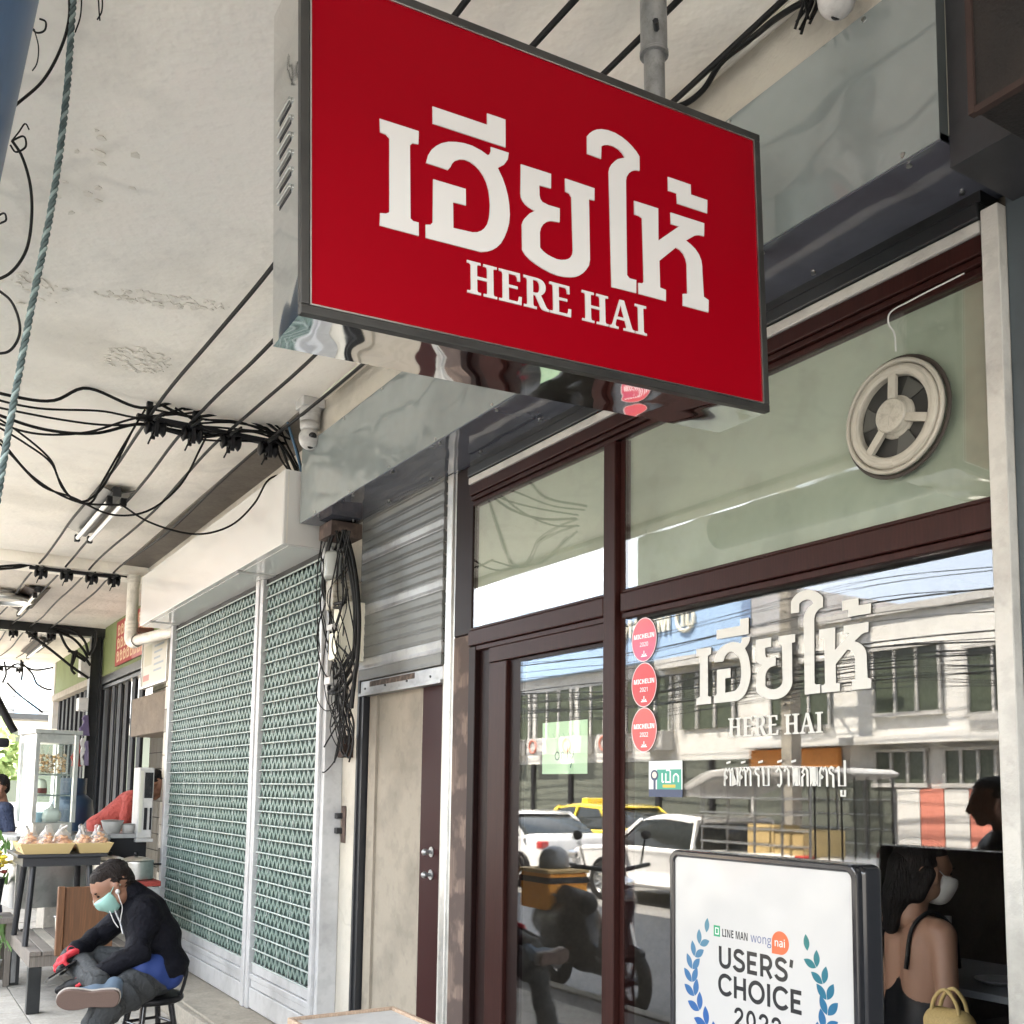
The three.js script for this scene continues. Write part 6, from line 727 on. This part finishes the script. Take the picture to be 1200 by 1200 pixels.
const sed2 = vehicle('white_sedan', 'white car reflected low at the right end of the window', 'car', [-5.6, -0.14, 7.4], { ...SED, paint: m.carWhite }); sed2.scale.setScalar(0.88);
{
  const t = vehicle('white_pickup', 'white pickup truck with a caged canopy over its bed reflected in the window', 'pickup truck', [-11.1, -0.14, 8.1], LOW({ len: 5.3, w: 1.8, belt: 1.05, top: 1.65, body: [[-2.64, 0.4], [-2.62, 0.85], [-2.5, 0.95], [-1.5, 1.05], [-1.2, 1.08], [0.5, 1.08], [0.7, 1.06], [2.6, 1.06], [2.64, 0.9], [2.62, 0.45], [2.4, 0.36], [0, 0.34], [-2.4, 0.34]], glass: [[-1.35, 1.03], [-0.75, 1.52], [-0.5, 1.58], [0.4, 1.57], [0.5, 1.05], [-0.3, 1.0]], roof: [[-0.8, 1.53], [-0.45, 1.64], [0.2, 1.65], [0.5, 1.6], [0.45, 1.52], [-0.2, 1.55]], pillars: [[-1.35, -0.8, 1.55], [0.5, 0.45, 1.58]], wheels: [-1.65, 1.5], tailY: 0.75, tailH: 0.2, mirror: -1.15, doors: [0.42], plateY: 0.55, paint: m.carWhite, bumper: m.gunmetal })); t.scale.setScalar(0.95);
  part(t, 'canopy', [extr(curvy([[-0.2, 1.66], [0.3, 1.84], [0.62, 1.98], [0.85, 2.04], [2.6, 2.06], [2.72, 2.0], [2.6, 1.94], [0.9, 1.92], [0.5, 1.78], [0.1, 1.68]], 3), 1.6, 0.03).translate(0, 0, -0.8)], m.white); for (const s of [-1, 1]) { for (const y of [1.05, 1.25, 1.45, 1.65]) part(t, 'cage_bar', rod(V(0.62, y, s * 0.82), V(2.62, y, s * 0.82), 0.014, 0.014, 6), m.steel); for (const x of [0.64, 1.15, 1.66, 2.15, 2.62]) part(t, 'cage_post', rod(V(x, 0.88, s * 0.82), V(x, 1.96, s * 0.8), 0.018, 0.018, 6), m.steelDull); } for (let i = 0; i < 7; i++) part(t, 'cage_bar', rod(V(2.64, 0.88, -0.75 + i * 0.25), V(2.64, 1.96, -0.75 + i * 0.25), 0.012, 0.012, 6), m.dark);
  part(t, 'cargo', [bx(1.3, 1.8, 0.9, 1.3, -0.6, -0.1, 0.02), bx(1.9, 2.4, 0.9, 1.25, -0.7, 0.1, 0.02)], m.card);
}
// scooters at the kerb
function scooter(label, pos, turn, withBox) {             // front towards +x
  const s = thing('scooter', label, 'scooter', pos, undefined, turn), b = m.blackGloss, B2 = M([0.005, 0.005, 0.006], 0.25, { specularIntensity: 0.4 });
  for (const [x, n] of [[-0.6, 0], [0.62, 1]]) { const w = part(s, 'wheel', [tor(0.19, 0.05, 28, 10)], m.rubber); w.position.set(x, 0.24, 0); part(w, 'rim', [tor(0.14, 0.014, 24, 6), rod(V(0, 0, -0.05), V(0, 0, 0.05), 0.03), ...[0, 1, 2, 3, 4].map((k) => bar(V(0, 0, 0), V(0.14 * Math.cos(k * 1.257), 0.14 * Math.sin(k * 1.257), 0), 0.02, 0.02))], m.darkMetal); }
  part(s, 'body', blob([[[-0.74, 0.52, 0], [-0.25, 0.52, 0], 0.15, 0.2], [[-0.5, 0.4, 0], [-0.1, 0.36, 0], 0.18, 0.15], [[-0.1, 0.3, 0], [0.3, 0.3, 0], 0.1, 0.1]], 0.014, 0.08), B2); part(s, 'front_shield', blob([[[0.32, 0.32, 0], [0.44, 0.78, 0], 0.13, 0.12], [[0.44, 0.78, 0], [0.4, 0.95, 0], 0.11, 0.08]], 0.014, 0.06), b); part(s, 'seat', blob([[[-0.66, 0.72, 0], [-0.1, 0.7, 0], 0.1, 0.09]], 0.014, 0.05), m.rubber); part(s, 'front_mudguard', blob([[[0.52, 0.42, 0], [0.72, 0.44, 0], 0.07, 0.05]], 0.012, 0.04), b);
  part(s, 'fork', [rod(V(0.6, 0.24, 0.08), V(0.44, 0.8, 0.05), 0.02), rod(V(0.6, 0.24, -0.08), V(0.44, 0.8, -0.05), 0.02)], m.steel); part(s, 'handlebar', [tube([V(0.3, 1.02, -0.34), V(0.36, 1.0, -0.15), V(0.38, 0.98, 0), V(0.36, 1.0, 0.15), V(0.3, 1.02, 0.34)], 0.016, 20, 8)], m.black); for (const z of [-0.24, 0.24]) part(s, 'mirror', [rod(V(0.34, 1.0, z), V(0.32, 1.2, z * 1.2), 0.008), ball(0.32, 1.24, z * 1.25, 0.015, 0.035, 0.045)], m.black); part(s, 'headlight', ball(0.5, 0.9, 0, 0.05, 0.06, 0.1), m.chrome); part(s, 'tail_light', bx(-0.86, -0.8, 0.6, 0.66, -0.1, 0.1, 0.015), m.tail); part(s, 'exhaust', [rod(V(-0.75, 0.28, -0.14), V(-0.3, 0.22, -0.14), 0.05, 0.035, 14)], m.steelDull); s.scale.setScalar(withBox ? 1.05 : 0.95); part(s, 'carrier', [rod(V(-0.85, 0.74, -0.12), V(-0.4, 0.74, -0.12), 0.012), rod(V(-0.85, 0.74, 0.12), V(-0.4, 0.74, 0.12), 0.012)], m.steelDull);
  if (withBox) {
    const d = thing('delivery_box', 'orange and dark delivery box strapped on the scooter carrier', 'delivery box', [pos[0] - 0.7, 0.5, pos[2] + 0.1]); part(d, 'box', bx(-0.22, 0.22, 0, 0.3, -0.2, 0.2, 0.015), m.boxOrange); part(d, 'dark_side', [bx(-0.226, -0.221, 0.01, 0.3, -0.19, 0.19)], m.dark); part(d, 'lid', bx(-0.235, 0.235, 0.3, 0.335, -0.215, 0.215, 0.012), M([0.5, 0.33, 0.13], 0.7)); part(d, 'strap', [bx(-0.228, 0.228, 0.22, 0.27, -0.206, 0.206)], m.dark);
    const h = thing('helmet', 'grey open helmet resting on the delivery box', 'helmet', [pos[0] - 0.7, 0.836, pos[2] + 0.1]); part(h, 'shell', lathe([[0.0, 0.19], [0.06, 0.178], [0.11, 0.14], [0.132, 0.08], [0.135, 0.02], [0.128, 0], [0.11, 0]], 26), M([0.14, 0.145, 0.15], 0.3)); part(h, 'peak', bx(-0.08, 0.08, 0.02, 0.04, 0.1, 0.19, 0.008), m.black); part(h, 'strap', tube([V(-0.12, 0, 0), V(0, -0.01, 0.12), V(0.12, 0, 0)], 0.008, 12, 5), m.black);
  }
  return s;
}
scooter('black scooter carrying a delivery box, reflected in the glass door', [-6.72, -0.14, 2.7], 0.14, true);
scooter('black scooter parked nose to the shop beside the delivery scooter', [-5.25, -0.14, 2.8], 1.0, false);
standing('pedestrian in a black shirt reflected at the right of the window', [-3.12, 0, 2.6], -2.2, { h: 1.56, shirt: m.black, sleeve: true, pants: m.dark });
// hanging sheet at the arcade edge
{ const a = thing('hanging_sheet', 'pale plastic sheet hung along the street edge of the arcade', 'awning', [-2.6, 2.85, 2.85]); part(a, 'sheet', extr(Array.from({ length: 41 }, (_, i) => [-3.7 + i * 0.185, 0.02 * Math.sin(i * 1.9)]).concat(Array.from({ length: 41 }, (_, i) => [3.7 - i * 0.185, 0.02 * Math.sin((40 - i) * 1.9) + 0.008])), 0.66).rotateX(-Math.PI / 2), M([0.55, 0.57, 0.55], 1, { map: rep(grimeT, 1), transmission: 0.75, thickness: 0 })); part(a, 'hem_bar', rod(V(-3.7, 0, 0), V(3.7, 0, 0), 0.018, 0.018, 8), m.steelDull); for (let i = 0; i < 5; i++) part(a, 'cord', rod(V(-3.6 + i * 1.8, 0.66, 0), V(-3.6 + i * 1.8, 0.74, 0), 0.006), m.white); }
// buildings across the street
{
  const b = thing('blue_sign_building', 'shop building with a wide blue sign and dark ground floor across the street', 'building', [-25, 0, 14.4]);
  wpart(b, 'wall', bx(-40, -16.6, 0, 6.3, 14.4, 22), m.cream); wpart(b, 'blue_sign', bx(-34, -16.62, 4.75, 6.75, 14.1, 14.39), m.blueSign); wpart(b, 'sign_edge', bx(-19.6, -16.6, 4.5, 4.74, 14.05, 14.39), m.white);
  const mo = letters('MOON THAI', 0.44, 0.06, fontSans); mo.rotateY(Math.PI); mo.translate(-18.95, 5.42, 14.08); wpart(b, 'sign_letters', mo, m.cream2); wpart(b, 'sign_emblem', [tor(0.3, 0.05, 32, 8).translate(-18.45, 5.63, 14.06), rod(V(-18.36, 5.45, 14.06), V(-18.36, 5.81, 14.06), 0.05), rod(V(-18.53, 5.45, 14.06), V(-18.53, 5.81, 14.06), 0.05)], m.cream2);
  for (let i = 0; i < 8; i++) { const x = -34 + i * 2.15, q = wpart(b, 'window', bx(x, x + 1.85, 3.0, 4.35, 14.34, 14.41), m.windowDark); for (let k = 0; k < 4; k++) { const f = part(q, 'frame', bx(x + k * 0.6, x + k * 0.6 + 0.06, 3.0, 4.35, 14.28, 14.345), m.white); f.geometry.translate(25, 0, -14.4); } }
  wpart(b, 'shopfront', bx(-36, -16.7, 0.0, 2.25, 14.33, 14.41), m.darkShop); for (let i = 0; i < 10; i++) wpart(b, 'shop_post', bx(-35 + i * 1.9, -34.85 + i * 1.9, 0, 2.25, 14.25, 14.335), m.dark); const aw = wpart(b, 'awning', bx(-36, -17.6, -0.03, 0.03, -0.7, 0.7), m.navy); aw.geometry.rotateX(0.35); aw.position.set(0, 2.36, -0.6); for (let i = 0; i < 5; i++) { const q = wpart(b, 'cooling_unit', bx(-27 + i * 1.7, -26 + i * 1.7, 2.5, 2.98, 13.95, 14.35, 0.02), m.white); const f = part(q, 'fan_grille', [tor(0.18, 0.03, 20, 6).translate(-26.65 + i * 1.7 + 25, 2.74, -0.46)], m.coral); }
  const c = thing('white_house', 'pale two-storey house with dark windows across the street', 'building', [-11, 0, 14.2]);
  wpart(c, 'wall', bx(-16.4, -4, 0, 4.95, 14.2, 22), m.creamB); wpart(c, 'parapet', bx(-16.45, -3.95, 4.95, 5.1, 14.1, 22.05), m.white); wpart(c, 'ledge', bx(-16.4, -4, 2.45, 2.6, 13.8, 14.2), m.creamB);
  for (const [x0, x1, y0, y1] of [[-13.1, -11.65, 3.05, 4.25], [-11.1, -9.6, 2.95, 4.1], [-9.0, -7.6, 2.95, 4.1], [-15.8, -14.2, 2.9, 4.2], [-13.1, -12.0, 1.72, 2.3], [-11.6, -10.6, 1.72, 2.3]]) { const q = wpart(c, 'window', bx(x0, x1, y0, y1, 14.15, 14.21), m.windowDark); const f = part(q, 'frame', [bx(x0 - 0.06, x1 + 0.06, y0 - 0.08, y0, 14.08, 14.2), bx(x0 - 0.06, x1 + 0.06, y1, y1 + 0.06, 14.08, 14.2), ...[0, 1, 2, 3].map((k) => bx(lerp(x0, x1, k / 3) - 0.025, lerp(x0, x1, k / 3) + 0.025, y0, y1, 14.1, 14.148))], m.white); f.geometry.translate(11, 0, -14.2); }
  for (let i = 0; i < 12; i++) wpart(c, 'ground_floor_panel', bx(-12.6 + i * 0.5, -12.12 + i * 0.5, 0, 1.62, 14.1, 14.19), i % 2 ? m.coral : m.creamB);
  wpart(c, 'ground_floor_shop', bx(-16.3, -12.7, 0, 2.0, 14.12, 14.19), m.darkShop); wpart(c, 'orange_board', bx(-16.3, -13.9, 2.02, 2.42, 14.0, 14.12, 0.01), m.orange); for (let i = 0; i < 2; i++) wpart(c, 'cooling_unit', bx(-10.9 + i * 1.6, -10.1 + i * 1.6, 2.62, 2.9, 13.85, 14.15, 0.02), m.white);
  const r = thing('red_roof_building', 'taller building with a coral red roof behind the pale house', 'building', [-10.5, 0, 24]); wpart(r, 'wall', bx(-20, -2, 0, 6.0, 23, 30), m.creamB); wpart(r, 'roof', extr([[22.4, 6.0], [26, 8.6], [30.5, 6.0]], 13.0).rotateY(-Math.PI / 2).translate(-2, 0, 0), m.coral); for (let i = 0; i < 6; i++) wpart(r, 'window', bx(-18.5 + i * 2.7, -17 + i * 2.7, 3.4, 5.0, 22.95, 23.01), m.windowDark);
}
// utility pole and the wires over the street
{
  const p = thing('utility_pole', 'square concrete utility pole hung with wires across the street', 'pole', [-13.9, 0, 12.7]); part(p, 'shaft', extr([[-0.13, -0.13], [0.13, -0.13], [0.13, 0.13], [-0.13, 0.13]], 9, 0.015).rotateX(-Math.PI / 2), m.concrete); for (let i = 0; i < 9; i++) part(p, 'bolt_hole', rod(V(0, 3.2 + i * 0.6, -0.132), V(0, 3.2 + i * 0.6, -0.12), 0.03, 0.03, 10), m.dark); part(p, 'crossarm', bx(-0.9, 0.9, 6.2, 6.32, -0.2, -0.14), m.steelDull); part(p, 'brace', bar(V(-0.7, 6.2, -0.17), V(-0.1, 5.4, -0.14), 0.05, 0.02), m.steelDull); part(p, 'transformer_bracket', bx(-0.4, 0.4, 4.2, 4.3, -0.3, -0.14), m.steelDull);
  const w = thing('street_wires', 'mass of sagging black wires strung along the far side of the street', 'wires', [-14, 4, 12.5]); for (let i = 0; i < 30; i++) { const y = i < 18 ? 3.5 + (i % 9) * 0.09 + rr(-0.05, 0.05) : 4.6 + (i - 18) * 0.16, s = rr(0.1, 0.5), pts = []; for (let k = 0; k <= 10; k++) { const t = k / 10, u = (t * 3) % 1; pts.push(V(-34 + t * 32, y - s * 4 * u * (1 - u) + (i < 18 ? rr(-0.05, 0.05) : 0), 12.45 + rr(-0.05, 0.05))); } wpart(w, 'wire', tube(pts, i % 4 ? 0.008 : 0.015, 60, 4), m.gunmetal); }
}

{
  const b = thing('grey_shophouse', 'grey two-storey shophouse across the street, right of the pale house', 'building', [4, 0, 14.4]); wpart(b, 'wall', bx(-3.9, 16, 0, 5.6, 14.4, 22), m.cream);
  for (let j = 0; j < 1; j++) for (let i = 0; i < 7; i++) { const x = -3 + i * 2.7, q = wpart(b, 'window', bx(x, x + 1.7, 3.4 + j * 2.9, 5 + j * 2.9, 14.34, 14.41), m.windowDark); const f = part(q, 'frame', [bx(x - 0.06, x + 1.76, 3.32 + j * 2.9, 3.4 + j * 2.9, 14.26, 14.4), bx(x + 0.82, x + 0.88, 3.4 + j * 2.9, 5 + j * 2.9, 14.3, 14.338)], m.white); f.geometry.translate(-4, 0, -14.4); } for (let i = 0; i < 5; i++) wpart(b, 'shopfront', bx(-3.6 + i * 4, 0 + i * 4, 0.02, 2.6, 14.33, 14.41), m.darkShop); wpart(b, 'ledge', bx(-3.9, 16, 2.75, 2.95, 13.5, 14.4), m.creamB);
}
renderer.render(scene, camera);
